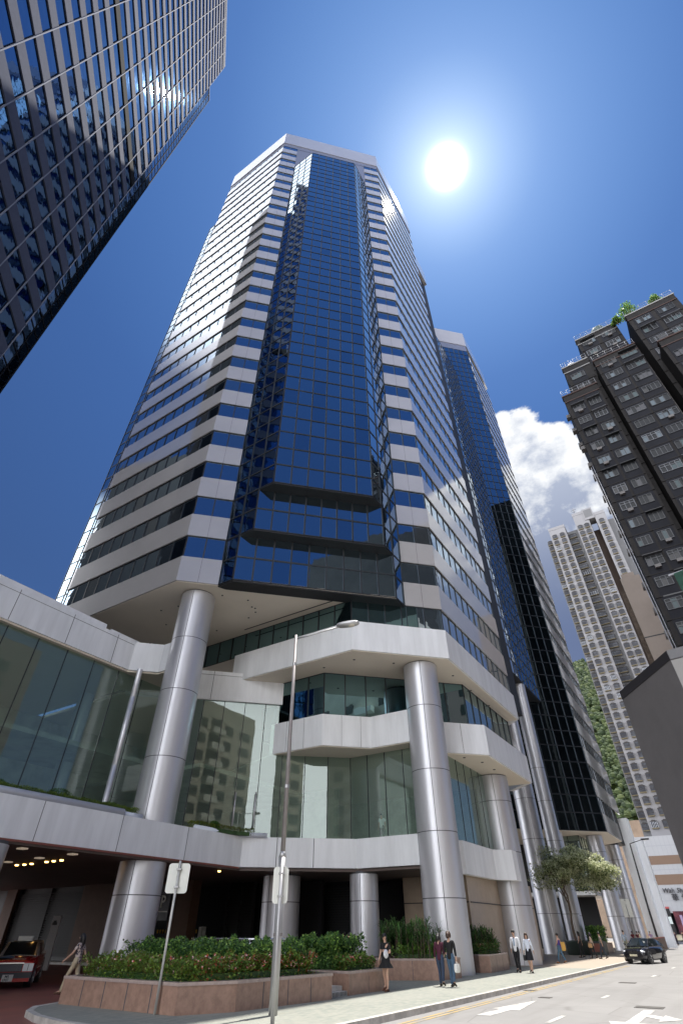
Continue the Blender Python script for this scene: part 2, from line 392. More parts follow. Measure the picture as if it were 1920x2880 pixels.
# =====================================================================  PODIUM
P1 = thing('podium_building', 'white panelled lower podium of the central tower with stepped fascias and green lobby glass', 'building', (-24, 34, 0))
def pod():
    # strip of windows between the tower soffit and the top band
    b = MB(); panes(b, [(-32, 27.1), (-16.5, 27.1), (-13.0, 30.6)], 18.12, 19.98, 1.4, M['wglass'], M['mull'], w=.07); b.build('window', P1)
    # top band
    top = [(-27, 26.8), (-16.3, 26.8), (-11.45, 31.65), (-11.45, 47.0), (-14, 49.5)]
    b = MB(); strip(b, top, 16.05, 18.15, M['white'], out=0, inn=-.5)
    b.build('fascia', P1)
    b = MB(); b.prism([(-27, 26.9), (-16.35, 26.9), (-11.6, 31.7), (-11.6, 46.9), (-22, 46.9), (-27, 40)], 16.0, 16.12, M['soffit'])
    for (x, y) in ((-22, 28), (-19.5, 28.2), (-17, 28.2), (-15, 30.2), (-13, 31.6), (-12.4, 34.5), (-12.4, 38), (-12.4, 42)):
        b.lathe([(0, 0), (.09, 0), (.09, .04)], M['mull'], (x, y, 15.98), 8)
    b.build('soffit', P1)
    # window storey under the top band
    g2 = [(-25.5, 29.0), (-20.0, 29.0), (-12.5, 36.5), (-12.5, 47.0), (-15, 49.5)]
    b = MB(); panes(b, g2, 12.9, 16.0, 1.5, M['wglass'], M['mull'], w=.07); b.build('window', P1)
    b = MB(); b.prism([(-25.5, 29.3), (-20.1, 29.3), (-12.8, 36.6), (-12.8, 46.9), (-25.5, 46.9)], 12.2, 15.9, M['dark']); b.build('core', P1)
    # middle band
    m1 = [(-24.4, 28.8), (-19.97, 28.8), (-17.6, 31.15), (-14.2, 31.15)]
    m2 = [(-14.2, 34.45), (-11.55, 37.1), (-11.55, 47.2), (-13.9, 49.6)]
    b = MB(); strip(b, m1, 11.05, 13.05, M['white'], out=0, inn=-.4)
    for x in (-23.0, -21.5): b.seg((x, 28.8), (x + .02, 28.8), 11.07, 13.03, M['joint'], t=.02, out=.004)
    for t in (.4, .8): a, c = lin(m1[1], m1[2], t - .003), lin(m1[1], m1[2], t + .003); b.seg(a, c, 11.07, 13.03, M['joint'], t=.02, out=.004)
    b.build('fascia', P1)
    b = MB(); strip(b, m2, 11.05, 13.05, M['white'], out=0, inn=-.4)
    for t in (.5,): a, c = lin(m2[0], m2[1], t - .003), lin(m2[0], m2[1], t + .003); b.seg(a, c, 11.07, 13.03, M['joint'], t=.02, out=.004)
    b.build('fascia', P1)
    b = MB(); b.prism([(-24.4, 28.9), (-20.05, 28.9), (-17.65, 31.25), (-14.3, 31.25), (-14.3, 34.6), (-11.7, 37.2), (-11.7, 47.1), (-30, 47.1), (-30, 31)], 11.0, 11.12, M['soffit'])
    for (x, y) in ((-12.6, 38.5), (-13.2, 36.6), (-12.6, 41)): b.lathe([(0, 0), (.1, 0), (.1, .05)], M['mull'], (x, y, 10.97), 8)
    b.build('soffit', P1)
    # canopy band over the left part of the lobby
    b = MB(); cn = [(-31.5, 21.2), (-25.6, 27.1), (-23.4, 29.3)]
    strip(b, cn[:2], 14.4, 16.5, M['white'], out=0, inn=-.4); strip(b, cn[1:], 14.4, 16.03, M['white'], out=.01, inn=-.4)
    for t in (.35, .7): a, c = lin(cn[0], cn[1], t - .002), lin(cn[0], cn[1], t + .002); b.seg(a, c, 14.42, 16.48, M['joint'], t=.02, out=.004)
    b.seg(cn[0], cn[1], 16.2, 16.23, M['joint'], t=.02, out=.004)
    b.build('fascia', P1)
    # big fascia of the street wing, far left
    f = [(-28.4, 2.0), (-28.4, 18.9), (-27.1, 20.2), (-25.4, 20.2)]
    b = MB(); strip(b, f, 14.6, 16.5, M['white'], out=0, inn=-.6)
    strip(b, [(-28.55, 2.0), (-28.55, 16.6)], 16.5, 16.85, M['white'], out=0, inn=-.5)
    strip(b, [(-28.75, 17.1), (-28.75, 19.4)], 16.5, 16.8, M['white'], out=0, inn=-.4)
    for y in (6.4, 10.85, 14.3, 17.5): b.box((-28.41, y, 14.62), (-28.396, y + .035, 16.48), M['joint'])
    b.box((-28.41, 2.0, 16.25), (-28.395, 18.8, 16.275), M['joint'])
    b.build('fascia', P1)
    b = MB(); b.prism([(-28.5, 2), (-28.5, 18.95), (-27.2, 20.3), (-26.2, 20.3), (-29.0, 23.2), (-31.6, 20.8), (-42, 20.8), (-42, 2)], 14.5, 14.66, M['soffit']); b.prism([(-31.6, 21.3), (-25.7, 27.2), (-23.9, 29.2), (-20, 33), (-20, 47), (-42, 47), (-42, 21.3)], 14.42, 14.6, M['soffit']); b.build('soffit', P1)
    b = MB(); b.prism([(-29, 2), (-29, 18.8), (-29, 30), (-42, 30), (-42, 2)], 16.6, 16.75, M['dark']); b.build('roof', P1)
    # lobby glass
    lg = MB(); L1 = [(-28.8, 2.0), (-28.8, 22.2)]
    panes(lg, L1, 6.05, 14.6, 1.9, M['lobby'], M['mull'], w=.045, proud=.02, hw=.06); lg.build('lobby_glazing', P1)
    lg = MB(); panes(lg, [(-28.8, 24.1), (-23.6, 29.3)], 6.05, 14.45, 1.55, M['lobby'], M['mull'], w=.045, proud=.02, hw=.06); lg.build('lobby_glazing', P1)
    lg = MB(); panes(lg, [(-23.6, 29.3), (-20.0, 32.4), (-14.6, 32.4)], 6.05, 11.05, 1.45, M['lobby'], M['mull'], w=.05, proud=.02, hw=.06); lg.build('lobby_glazing', P1)
    lg = MB(); panes(lg, [(-14.0, 35.4), (-14.0, 47.0)], 6.05, 11.05, 1.45, M['lobby'], M['mull'], w=.05, proud=.02, hw=.06); lg.build('lobby_glazing', P1)
    for x0, y0 in ((-24.6, 28.0), (-25.7, 27.3)):       # tall door pulls
        hb = MB(); hb.tube([(x0 + .1, y0 - .05, 6.6), (x0 + .1, y0 - .05, 8.6)], .05, M['steel'], 8); hb.build('door_handle', P1)
    # inside of the lobby
    inn = MB(); fl = mat('lobby_floor', (.55, .53, .47), .25); wl = mat('lobby_wall', (.50, .53, .47), .4, var=.3, vscale=.4); yl = mat('yellow_panel', (.55, .42, .08), .5)
    inn.prism([(-29, 2), (-29, 22), (-24.6, 26.9), (-19.4, 31.4), (-14.3, 31.6), (-14.3, 47), (-42, 47), (-42, 2)], 5.6, 5.98, fl)
    inn.box((-42, 2, 6.0), (-41.6, 47, 14.6), wl); inn.box((-41.6, 46.6, 6.0), (-14.2, 46.9, 11.0), wl); inn.box((-41.6, 40, 6.0), (-26, 40.2, 11.0), wl)
    for (y, h) in ((6, 2.6), (9.5, 3), (13, 2.8)): inn.box((-35.0, y, 6.0), (-34.7, y + 1.6, 6 + h), yl)
    inn.box((-36, 3, 10.0), (-30.0, 26, 10.25), wl); inn.box((-41.6, 26, 10.2), (-28, 40, 10.45), wl)
    inn.build('lobby_interior', P1)
    cb = MB(); cb.lathe([(1.0, 6.0), (1.0, 14.4)], M['steel'], (-33.5, 9.5, 0), 32); cb.lathe([(.5, 6.0), (.5, 14.4)], M['steel'], (-34, 20, 0), 24); cb.build('inner_column', P1)
    # terrace fascia running over the driveway
    tf = [(-24.1, 0.0), (-24.1, 26.7), (-18.85, 31.15), (-14.5, 31.15)]
    b = MB(); strip(b, tf[:2], 4.52, 6.0, M['white'], out=0, inn=-.4)
    for y in (6, 9.8, 13.85, 18.0, 22.3): b.box((-24.11, y, 4.53), (-24.096, y + .03, 5.99), M['joint'])
    b.box((-24.2, 0, 4.44), (-24.1, 26.6, 4.515), mat('red_trim', (.25, .08, .06), .5)); b.build('fascia', P1)
    b = MB(); strip(b, tf[1:3], 4.52, 6.0, M['white'], out=0, inn=-.4)
    for t in (.30, .62, ): a, c = lin(tf[1], tf[2], t - .003), lin(tf[1], tf[2], t + .003); b.seg(a, c, 4.53, 5.99, M['joint'], t=.02, out=.004)
    b.build('fascia', P1)
    b = MB(); strip(b, tf[2:], 4.52, 6.0, M['white'], out=0, inn=-.4); b.build('fascia', P1)
    b = MB(); strip(b, [(-14.2, 34.6), (-13.6, 35.2), (-13.6, 40.6), (-12.6, 41.6), (-12.6, 42.6)], 4.3, 6.0, M['white'], out=0, inn=-.4); b.build('fascia', P1)
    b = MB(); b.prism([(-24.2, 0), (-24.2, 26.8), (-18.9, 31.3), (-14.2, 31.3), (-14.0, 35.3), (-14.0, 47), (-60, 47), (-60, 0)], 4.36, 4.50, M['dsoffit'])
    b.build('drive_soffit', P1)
    # rounded coping along the terrace edge
    b = MB(); cop = mat('blue_white_coping', (.68, .72, .80), .35)
    b.tube([(-24.22, 0, 6.12), (-24.22, 18.0, 6.12)], .16, cop, 12); b.tube([(-24.3, 18.1, 6.08), (-24.3, 19.2, 6.08)], .12, cop, 10)
    b.tube([(-24.3, 22.9, 6.08), (-24.2, 26.3, 6.08), (-23.0, 27.6, 6.08)], .13, cop, 10); b.build('coping', P1)
    # wall and openings behind the driveway
    b = MB()
    def azp(a, y):   # point on plane y at azimuth a
        return (y * math.tan(radians(a)), y)
    bw = M['brown']
    b.box((-60, 30.0, -.13), (-52.5, 30.4, 4.4), M['dark'])
    b.box((-52.6, 29.6, -.13), (-51.2, 30.4, 4.4), bw)
    b.box((-42.3, 29.6, -.13), (-37.3, 30.4, 4.4), bw)
    b.box((-37.3, 30.6, 3.0), (-31.8, 31.0, 4.4), bw); b.box((-33.2, 30.2, -.13), (-31.3, 31, 4.4), bw)
    b.box((-48, 36, -.13), (-31, 36.3, 4.4), M['dark'])
    b.box((-31.3, 35.0, -.13), (-24, 35.3, 4.4), M['dark'])
    b.build('drive_wall', P1)
    lv = mat('louvre_slat', (.022, .023, .025), .7)
    for (x0, x1, y, z0) in ((-51.2, -42.4, 29.9, .3), (-31.2, -28.8, 33.6, .3), (-27.6, -22.6, 36.6, .5)):
        b = MB(); b.box((x0, y + .2, 0), (x1, y + .3, 4.35), M['dark'])
        n = 26
        for i in range(n):
            z = z0 + (4.1 - z0) * i / n
            b.prism([(x0, y + .14), (x1, y + .14), (x1, y), (x0, y)], z, z + .065, lv)
        for x in (x0, (x0 + x1) / 2, x1): b.box((x - .07, y - .04, 0), (x + .07, y + .18, 4.34), lv)
        b.build('louvre_wall', P1)
    b = MB(); b.box((-22.6, 38.5, 0), (-14.4, 39, 4.4), M['dark']); b.box((-18.6, 36.5, 0), (-14.2, 36.8, 4.4), M['beige'])
    b.box((-14.5, 36.8, 0), (-14.2, 50, 4.4), M['beige']); b.box((-14.55, 36.7, 3.0), (-14.15, 50, 3.05), M['mull'])
    b.box((-14.2, 45.5, 0), (-14.05, 46.6, 2.4), M['dark'])
    b.box((-18.62, 36.44, 3.0), (-14.2, 36.5, 3.05), M['mull']); b.build('ground_floor_wall', P1)
    dl = mat('downlight_glow', (1, .8, .5), .5, emit=((1, .55, .15), 6)); wl2 = mat('ceiling_lamp', (.5, .45, .4), .4, emit=((1, .8, .6), .12))
    for (x, y) in ((-29.06, 17.8), (-28.42, 17.77), (-27.76, 17.76), (-31.27, 17.97), (-31.85, 17.9), (-30.57, 17.94), (-25.3, 26.3)):
        d_ = MB(); d_.lathe([(0, 0), (.075, 0), (.09, .06)], dl, (x, y, 4.31), 12); d_.build('downlight', P1)
    for (x, y) in ((-25.2, 13.9), (-27.9, 16.4), (-25.2, 16.3), (-30.9, 16.6)):
        d_ = MB(); d_.box((x, y, 4.31), (x + .38, y + .3, 4.37), wl2); d_.build('ceiling_lamp', P1)
    # big brown portal and height bar
    hb = MB(); hb.box((-36.9, 30.45, 2.4), (-33.3, 30.6, 2.85), mat('height_bar', (.55, .55, .56), .4, .4)); hb.build('height_bar', P1)
    # small side canopy left wall edge
pod()

# =====================================================================  COLUMNS (each a thing)
def column(label, x, y, r, z0, z1, grp='silver clad round columns of the podium', seam=-2.2):
    t = thing('round_column', label, 'column', (x, y, z0), grp)
    rings = [zr for zr in (3.0, 6.0, 9.2, 13.0, 16.4) if z0 + .3 < zr < z1 - .3]
    cuts = [z0] + rings + [z1 - .12]; b = MB()
    for za, zb in zip(cuts, cuts[1:]): b.lathe([(r, za + (.02 if za != z0 else 0)), (r, zb - (.02 if zb in rings else 0))], M['steel'], (x, y, 0), 64)
    for zr in rings: b.lathe([(r - .01, zr - .03), (r - .01, zr + .03)], M['joint'], (x, y, 0), 64)
    b.build('shaft', t)
    b = MB()
    for a in (seam, seam + pi):
        cx, cy = x + (r + .002) * cos(a), y + (r + .002) * sin(a)
        b.box((cx - .012, cy - .012, z0), (cx + .012, cy + .012, z1 - .13), M['joint'])
    b.build('seam', t)
    b = MB(); b.lathe([(r - .06, z1 - .12), (r - .06, z1)], M['joint'], (x, y, 0), 48); b.build('shadow_gap', t)
    return t
column('tall silver column left of the lobby rising from the terrace to the beige soffit', -25.4, 20.84, 1.15, 0, 20.0, seam=-1.05)
column('tall silver column nearest the street corner, under the white stepped band', -13.75, 31.75, 1.16, 0, 16.05, seam=-1.15)
column('silver column under the right end of the middle white band, second along the pavement', -13.7, 43.3, 1.22, 0, 11.05, seam=-1.2)
column('silver column third along the pavement, half hidden behind the second', -17.1, 64.9, 1.12, 0, 25.2, seam=-1.2)
column('slender silver column rising to the dark glass wing between the towers', -15.5, 67.2, .79, 0, 26.5, seam=-1.2)
column('short slim silver column behind the street tree', -17.0, 75.2, .78, 0, 26.4, seam=-1.2)
column('pale column under the left corner of the second tower', -13.6, 80.6, .95, 0, 11.05, seam=-1.2)
column('pale column under the second tower, farthest along the pavement', -13.4, 91.5, .93, 0, 11.05, seam=-1.2)
column('grey column in shade under the driveway roof, left of the brown pillar', -24.0, 30.6, 1.15, 0, 4.4, seam=-1.6)
column('brownish column in shade under the podium right of the louvres', -18.9, 32.0, .84, 0, 4.4, seam=-1.3)
column('silver column cut by the left edge of the picture beside the taxi lane', -24.6, 12.0, 1.1, -.1, 4.4, seam=-1.6)
b = MB(); b.lathe([(.17, 6.0), (.17, 8.9), (.155, 8.92), (.17, 8.94), (.17, 12.8), (.155, 12.82), (.17, 12.84), (.17, 14.6)], mat('pipe_paint', (.72, .73, .78), .25, .5), (-27.75, 19.3, 0), 20)
whole('slim_column', b, 'slim silver pole column standing on the terrace in front of the lobby glass', 'column', (-27.75, 19.3, 6.0))

# =====================================================================  LINK WING and SECOND TOWER
LK = thing('link_wing', 'dark glass wing with fine grid joining the two towers', 'building', (-18, 62, 0))
b = MB(); panes(b, [(-14.8, 49.5), (-14.8, 75.3)], 26.5, 105, 1.62, M['glass'], M['mull'], w=.15, rows=40, hw=.15); b.build('glazing', LK)
b = MB(); b.prism([(-14.85, 49.5), (-14.85, 75.2), (-19, 71.3), (-30, 71), (-30, 50)], 26.4, 104.9, M['dark']); b.build('core', LK)
T2 = thing('office_tower', 'second glass office tower with white roof band rising behind the main one on the right', 'skyscraper', (-20, 85, 0))
def tower2():
    C0, C1, C2 = (-21.5, 68.8), (-11.6, 78.7), (-11.6, 94.5)
    b = MB(); b.prism([(-21.4, 69.2), (-12.0, 78.9), (-12.0, 94.3), (-15, 97), (-40, 97), (-40, 69.2)], 11.1, 124.5, M['dark']); b.build('core', T2)
    b = MB(); panes(b, [C0, C1], 11.05, 116.8, 1.3, M['glass2'], M['mull'], w=.13, rows=54, hw=.13); b.build('curtain_wall', T2)
    n = 27
    for k in range(n):
        z = 11.05 + 3.88 * k; e = (C2[0], 88.6) if k == 0 else C2
        s_ = MB(); strip(s_, [C1, e], z, z + 2, M['panel'], out=.12); s_.build('spandrel_band', T2)
        s_ = MB(); panes(s_, [C1, e], z + 2, z + 3.88, 1.44, M['glass'], M['mull'], w=.1); s_.build('window', T2)
    b = MB(); strip(b, [C0, C1, C2, (-15, 97.9)], 119.2, 125.2, M['panel'], out=.16, inn=-.5); b.build('parapet', T2)
    b = MB(); strip(b, [C0, C1], 116.8, 119.2, M['bluestrip'], out=-.02, inn=-.5); b.build('top_recess', T2)
    b = MB(); b.prism([C0, C1, (-11.6, 88.6), (-16, 93), (-40, 93), (-40, 69)], 10.98, 11.1, M['soffit']); b.build('soffit', T2)
    b = MB(); panes(b, [(-22, 79.3), (-15.2, 79.3), (-15.2, 88)], 5.5, 11.0, 1.4, M['lobby'], M['mull'], w=.06); b.build('lobby_glazing', T2)
    b = MB(); b.box((-40, 84, 0), (-16, 84.4, 11), M['dark']); b.box((-40, 79.5, 5.0), (-15.0, 92, 5.4), M['white']); b.build('ground_floor_wall', T2)
tower2()

# =====================================================================  TOWER AT THE UPPER LEFT
T3 = thing('office_tower', 'dark glass office tower with pale floor bands leaning into the top left corner', 'skyscraper', (-40, 0, 0))
def tower3():
    dk3 = mat('dull_black', (.015, .016, .02), .9, 0, .05)
    K = 33.6     # x + y = -K
    def on(x): return (x, -K - x)
    cE, cB = on(-40.15), on(-38.3)          # street corner, end of the bands
    far = on(-6.0)
    far = (-18.5, -15.1)
    # outside (towards the camera) must be to the right of p->q
    p, q = far, cE
    b = MB(); n_ = (1 / sqrt(2), 1 / sqrt(2))
    def back(pt, d): return (pt[0] - n_[0] * d, pt[1] - n_[1] * d)
    b.prism([back(far, .3), back(cB, .3), back(cB, 30), back(far, 30)], 0, 170.5, dk3); b.prism([back(cB, .32), back(cE, .3), (cE[0] - 9, cE[1] - 2), back(cB, 20)], 0, 147.8, dk3); b.prism([(-48, 4.5), (-60, 8.6), (-64, -10), (-45, -10)], 0, 58, M['dark']); b.build('core', T3)  # last block: unseen dark wing added for the main tower's windows to mirror
    z = 43.8 - 3.88 * 6
    lo = z
    while z < 170:
        mech = 81 < z < 84
        s_ = MB(); strip(s_, [cB, far][::-1][::-1] if False else [cB, far], z, z + 1.6, M['bluestrip'] if mech else M['panel3'], out=-.0, inn=-.0) if False else None
        dx, dy = far[0] - cB[0], far[1] - cB[1]
        def wall(mb, a, c, z0, z1, m, o, t):
            mb.prism([(a[0] + n_[0] * o, a[1] + n_[1] * o), (c[0] + n_[0] * o, c[1] + n_[1] * o), (c[0] + n_[0] * (o - t), c[1] + n_[1] * (o - t)), (a[0] + n_[0] * (o - t), a[1] + n_[1] * (o - t))], z0, z1, m)
        s_ = MB(); wall(s_, far, cB, z, z + 1.6, dk3 if mech else M['panel3'], .12, .2); s_.build('spandrel_band', T3)
        w_ = MB(); L = hypot(cB[0] - far[0], cB[1] - far[1]); n = round(L / 3.0)
        for c in range(n):
            a, e = lin(far, cB, c / n), lin(far, cB, (c + 1) / n); t = [random.uniform(-.005, .005) for _ in range(2)]
            w_.face([(e[0] + t[0], e[1] + t[0], z + 1.6), (a[0] + t[1], a[1] + t[1], z + 1.6), (a[0] + t[1], a[1] + t[1], z + 3.88), (e[0] + t[0], e[1] + t[0], z + 3.88)], M['glass3'])
            a2 = lin(far, cB, c / n + .0009); wall(w_, a, a2, z + 1.6, z + 3.88, dk3, .03, .04)
        w_.build('window', T3)
        z += 3.88
    # thin pale vertical fins
    L = hypot(cB[0] - far[0], cB[1] - far[1]); n = round(L / 3.0)
    f_ = MB()
    for c in range(n + 1):
        a, e = lin(far, cB, max(0, c / n - .0016)), lin(far, cB, min(1, c / n + .0016)); wall(f_, a, e, lo, 170, M['fin'], .16, .1)
    f_.build('vertical_fins', T3)
    # glazed end strip
    e_ = MB(); rows = 62
    for c in range(2):
        a, e = lin(cB, cE, c / 2), lin(cB, cE, (c + 1) / 2)
        for r in range(rows):
            za, zb = 20 + 128 * r / rows, 20 + 128 * (r + 1) / rows
            e_.face([(e[0], e[1], za), (a[0], a[1], za), (a[0], a[1], zb), (e[0], e[1], zb)], M['glass3'])
            wall(e_, a, e, zb - .05, zb + .05, dk3, .05, .06)
        wall(e_, a, lin(a, e, .06), 20, 148, dk3, .055, .06)
    wall(e_, lin(cB, cE, .95), cE, 20, 148, dk3, .055, .06)
    e_.build('end_glazing', T3)
    b = MB(); wall(b, far, cB, 170.2, 172, M['panel3'], .15, .5); wall(b, cB, cE, 148, 148.5, M['panel3'], .1, .5); b.build('parapet', T3)
M['panel3'] = mat('left_tower_panel', (.085, .10, .155), .85, 0, .05, var=.08)
M['fin'] = mat('aluminium_fin', (.20, .225, .30), .8, .0, .1)
tower3()
# =====================================================================  GROUND
def ground_mat(name, kind):
    m = bpy.data.materials.new(name); m.use_nodes = True; t = m.node_tree; b = t.nodes['Principled BSDF']; q = NG(t)
    c = q.n('ShaderNodeTexCoord'); v = c.outputs['Object']
    if kind == 'pave':
        mp = q.n('ShaderNodeMapping'); mp.inputs['Rotation'].default_value = (0, 0, pi / 2); t.links.new(v, mp.inputs[0])
        br = q.n('ShaderNodeTexBrick'); t.links.new(mp.outputs[0], br.inputs[0]); br.inputs['Scale'].default_value = 1.0
        br.inputs['Brick Width'].default_value = .24; br.inputs['Row Height'].default_value = .12; br.inputs['Mortar Size'].default_value = .006
        br.inputs['Color1'].default_value = rgb((.20, .225, .20)); br.inputs['Color2'].default_value = rgb((.29, .295, .255)); br.inputs['Mortar'].default_value = rgb((.22, .22, .20))
        n = q.noise(v, .5, 5, .6); n2 = q.noise(v, 5, 5, .7)
        cc = q.mix(q.rng(n, .3, .7, .0, .5), br.outputs[0], rgb((.31, .31, .275)))
        cc = q.mix(q.rng(n2, .45, .75, 0, .35), cc, rgb((.22, .22, .2)))
        # a warmer tiled stretch farther down the street
        sp = q.n('ShaderNodeSeparateXYZ'); t.links.new(v, sp.inputs[0])
        cc = q.mix(q.rng(sp.outputs[1], 40.5, 41.5, 0, .75), cc, rgb((.40, .32, .25)))
        b.inputs['Roughness'].default_value = .75
    elif kind == 'road':
        n = q.noise(v, .25, 6, .6); n2 = q.noise(v, 30, 4, .8); n3 = q.noise(v, 1.6, 5, .7)
        cc = q.mix(q.rng(n, .3, .7), rgb((.215, .212, .21)), rgb((.255, .25, .247)))
        cc = q.mix(q.rng(n2, .35, .75, 0, .3), cc, rgb((.18, .17, .165)))
        cc = q.mix(q.rng(n3, .58, .72, 0, .30), cc, rgb((.19, .18, .175)))
        mp = q.n('ShaderNodeMapping'); mp.inputs['Scale'].default_value = (1.1, .06, 1); t.links.new(v, mp.inputs[0])
        cc = q.mix(q.rng(q.noise(mp.outputs[0], 1., 3, .6), .52, .66, 0, .35), cc, rgb((.17, .165, .16)))      # tyre-worn lanes
        vo = q.n('ShaderNodeTexVoronoi'); vo.feature = 'DISTANCE_TO_EDGE'; vo.inputs['Scale'].default_value = .35; t.links.new(v, vo.inputs['Vector'])
        cc = q.mix(q.rng(vo.outputs['Distance'], .012, .0, 0, .5), cc, rgb((.12, .115, .11)))                  # sealed cracks
        b.inputs['Roughness'].default_value = .8
    else:
        n = q.noise(v, .8, 6, .6)
        cc = q.mix(q.rng(n, .3, .7), rgb((.30, .10, .075)), rgb((.22, .085, .07)))
        b.inputs['Roughness'].default_value = .55
    t.links.new(cc, b.inputs['Base Color'])
    bp = q.n('ShaderNodeBump'); bp.inputs['Strength'].default_value = .25; bp.inputs['Distance'].default_value = .01
    t.links.new(q.noise(v, 40, 3, .7), bp.inputs['Height']); t.links.new(bp.outputs[0], b.inputs['Normal'])
    return m
M['pave'] = ground_mat('paver_pavement', 'pave'); M['road'] = ground_mat('pale_road', 'road'); M['drive'] = ground_mat('red_drive', 'drive')
M['kerb'] = mat('kerb_stone', (.50, .48, .45), .7, var=.25, vscale=3, bump=.1)
b = MB(); b.face([(-1600, -1600, -.13), (1600, -1600, -.13), (1600, 1600, -.13), (-1600, 1600, -.13)], M['road']); struct('road', b)
b = MB(); b.face([(-70, 2, -.126), (-13.2, 9.5, -.126), (-12.5, 29.5, -.126), (-70, 29.6, -.126)], M['drive']); struct('driveway', b)
EDGE = [(-18.75, 18.6), (-18.8, 13.4), (-18.35, 12.2), (-17.55, 11.5), (-16.4, 11.02), (-15.0, 10.7), (-13.4, 10.6), (-11.4, 10.7), (-10.0, 11.1), (-9.2, 12.0), (-8.9, 13.4),
        (-8.8, 20), (-8.75, 35), (-8.72, 50), (-8.9, 62), (-9.6, 78), (-11.4, 100), (-15, 128), (-20, 150)]
b = MB(); poly = EDGE + [(-60, 150), (-60, 29.5), (-18.75, 29.5)]
b.prism(poly, -.128, 0, M['pave'], bot=False); struct('pavement', b)
kb = MB(); o_, i_ = offset(EDGE, .015), offset(EDGE, -.16)
for i in range(len(EDGE) - 1):
    n = max(1, round(hypot(EDGE[i + 1][0] - EDGE[i][0], EDGE[i + 1][1] - EDGE[i][1]) / 1.0))
    for j in range(n):
        g0, g1 = (j + .008) / n, (j + .992) / n
        kb.prism([lin(o_[i], o_[i + 1], g0), lin(o_[i], o_[i + 1], g1), lin(i_[i], i_[i + 1], g1), lin(i_[i], i_[i + 1], g0)], -.128, .004, M['kerb'])
struct('kerb', kb)
kb = MB(); kb.box((-58, 28.9, -.125), (-36, 29.3, .02), M['kerb']); kb.box((-70, 29.3, -.125), (-36, 30, .015), M['pave']); struct('kerb', kb)
# painted markings and iron covers on the road
mk = MB(); wp = mat('road_paint', (.56, .55, .53), .7, col2=(.29, .28, .27), vscale=2.4, thr=(.42, .72)); yp = mat('yellow_paint', (.46, .32, .11), .7, col2=(.28, .26, .22), vscale=2.2, thr=(.38, .68)); iron = mat('iron_cover', (.10, .095, .09), .6, .4, bump=.2, bscale=30)
zr = -.124
def pl(mb, P, m, z=zr): mb.face([(x, y, z) for x, y in P], m)
pl(mk, [(-7.45, 18.6), (-7.05, 18.6), (-6.95, 21.9), (-7.2, 21.9)], wp); pl(mk, [(-7.6, 20.2), (-6.75, 20.2), (-7.1, 23.2)], wp, zr + .001)
pl(mk, [(-5.42, 18.0), (-5.28, 18.0), (-5.28, 19.7), (-5.42, 19.7)], wp); pl(mk, [(-5.5, 25.3), (-5.36, 25.3), (-5.36, 26.4), (-5.5, 26.4)], wp); pl(mk, [(-5.55, 38), (-5.4, 38), (-5.4, 39.4), (-5.55, 39.4)], wp)
pl(mk, [(-5.55, 47), (-5.4, 47), (-5.4, 48.5), (-5.55, 48.5)], wp)
# turn arrow
pl(mk, [(-3.7, 17.5), (-3.4, 17.5), (-3.4, 22.3), (-3.7, 22.3)], wp); pl(mk, [(-4.1, 19.2), (-3.1, 19.2), (-3.55, 17.2)][::-1], wp, zr + .001); pl(mk, [(-3.4, 20.6), (-3.0, 20.2), (-3.0, 19.7), (-2.5, 20.4), (-3.0, 21.2), (-3.0, 20.8), (-3.4, 21.2)], wp, zr + .002)
for x in (-8.45, -8.25):
    pl(mk, [(x, 12), (x + .09, 12), (x + .09, 49), (x, 49)], yp)
struct('road_markings', mk)
for i, (x0, y0, x1, y1) in enumerate(((-4.05, 22.8, -3.25, 23.4), (-7.35, 24.2, -6.95, 24.6), (-6.2, 32.8, -5.5, 33.4), (-8.62, 26.6, -8.2, 27.1), (-3.2, 32, -2.8, 32.4))):
    b = MB(); b.box((x0, y0, -.129), (x1, y1, -.120), iron); b.box((x0 + .06, y0 + .06, -.12), (x1 - .06, y1 - .06, -.116), iron)
    whole('iron_cover', b, ['dark iron road cover just ahead of the painted turn arrow', 'small iron cover beside the broken lane arrow', 'wide iron cover in the lane near the black car', 'small iron gully cover close to the kerb', 'small iron cover far out in the road'][i], 'manhole cover', (x0, y0, -.129))

# =====================================================================  HILL
hm = mat('hill_forest', (.045, .085, .018), .9, col2=(.13, .19, .04), vscale=.09, thr=(.35, .7)); rk = mat('rock_cut', (.30, .22, .16), .9, var=.3, vscale=.2)
b = MB(); N = 34
def hz(u, v):   # u across, v up the slope
    return 150 * v ** .85 + 6 * sin(u * 9 + v * 5) + 4 * sin(u * 23 + 1) * v
P_ = [[(-150 + 200 * i / N, 250 + 130 * j / N + 10 * sin(i * .7), hz(i / N, j / N) - 3) for i in range(N + 1)] for j in range(N + 1)]
for j in range(N):
    for i in range(N): b.face([P_[j][i], P_[j][i + 1], P_[j + 1][i + 1], P_[j + 1][i]], hm, True)
struct('hill', b)
b = MB(); gm = [mat('forest_crown', c, .9, col2=c2, vscale=.5, thr=(.35, .65)) for c, c2 in (((.022, .04, .012), (.045, .066, .018)), ((.038, .058, .016), (.07, .09, .026)), ((.014, .027, .01), (.03, .05, .015)))]
rr = random.Random(3)
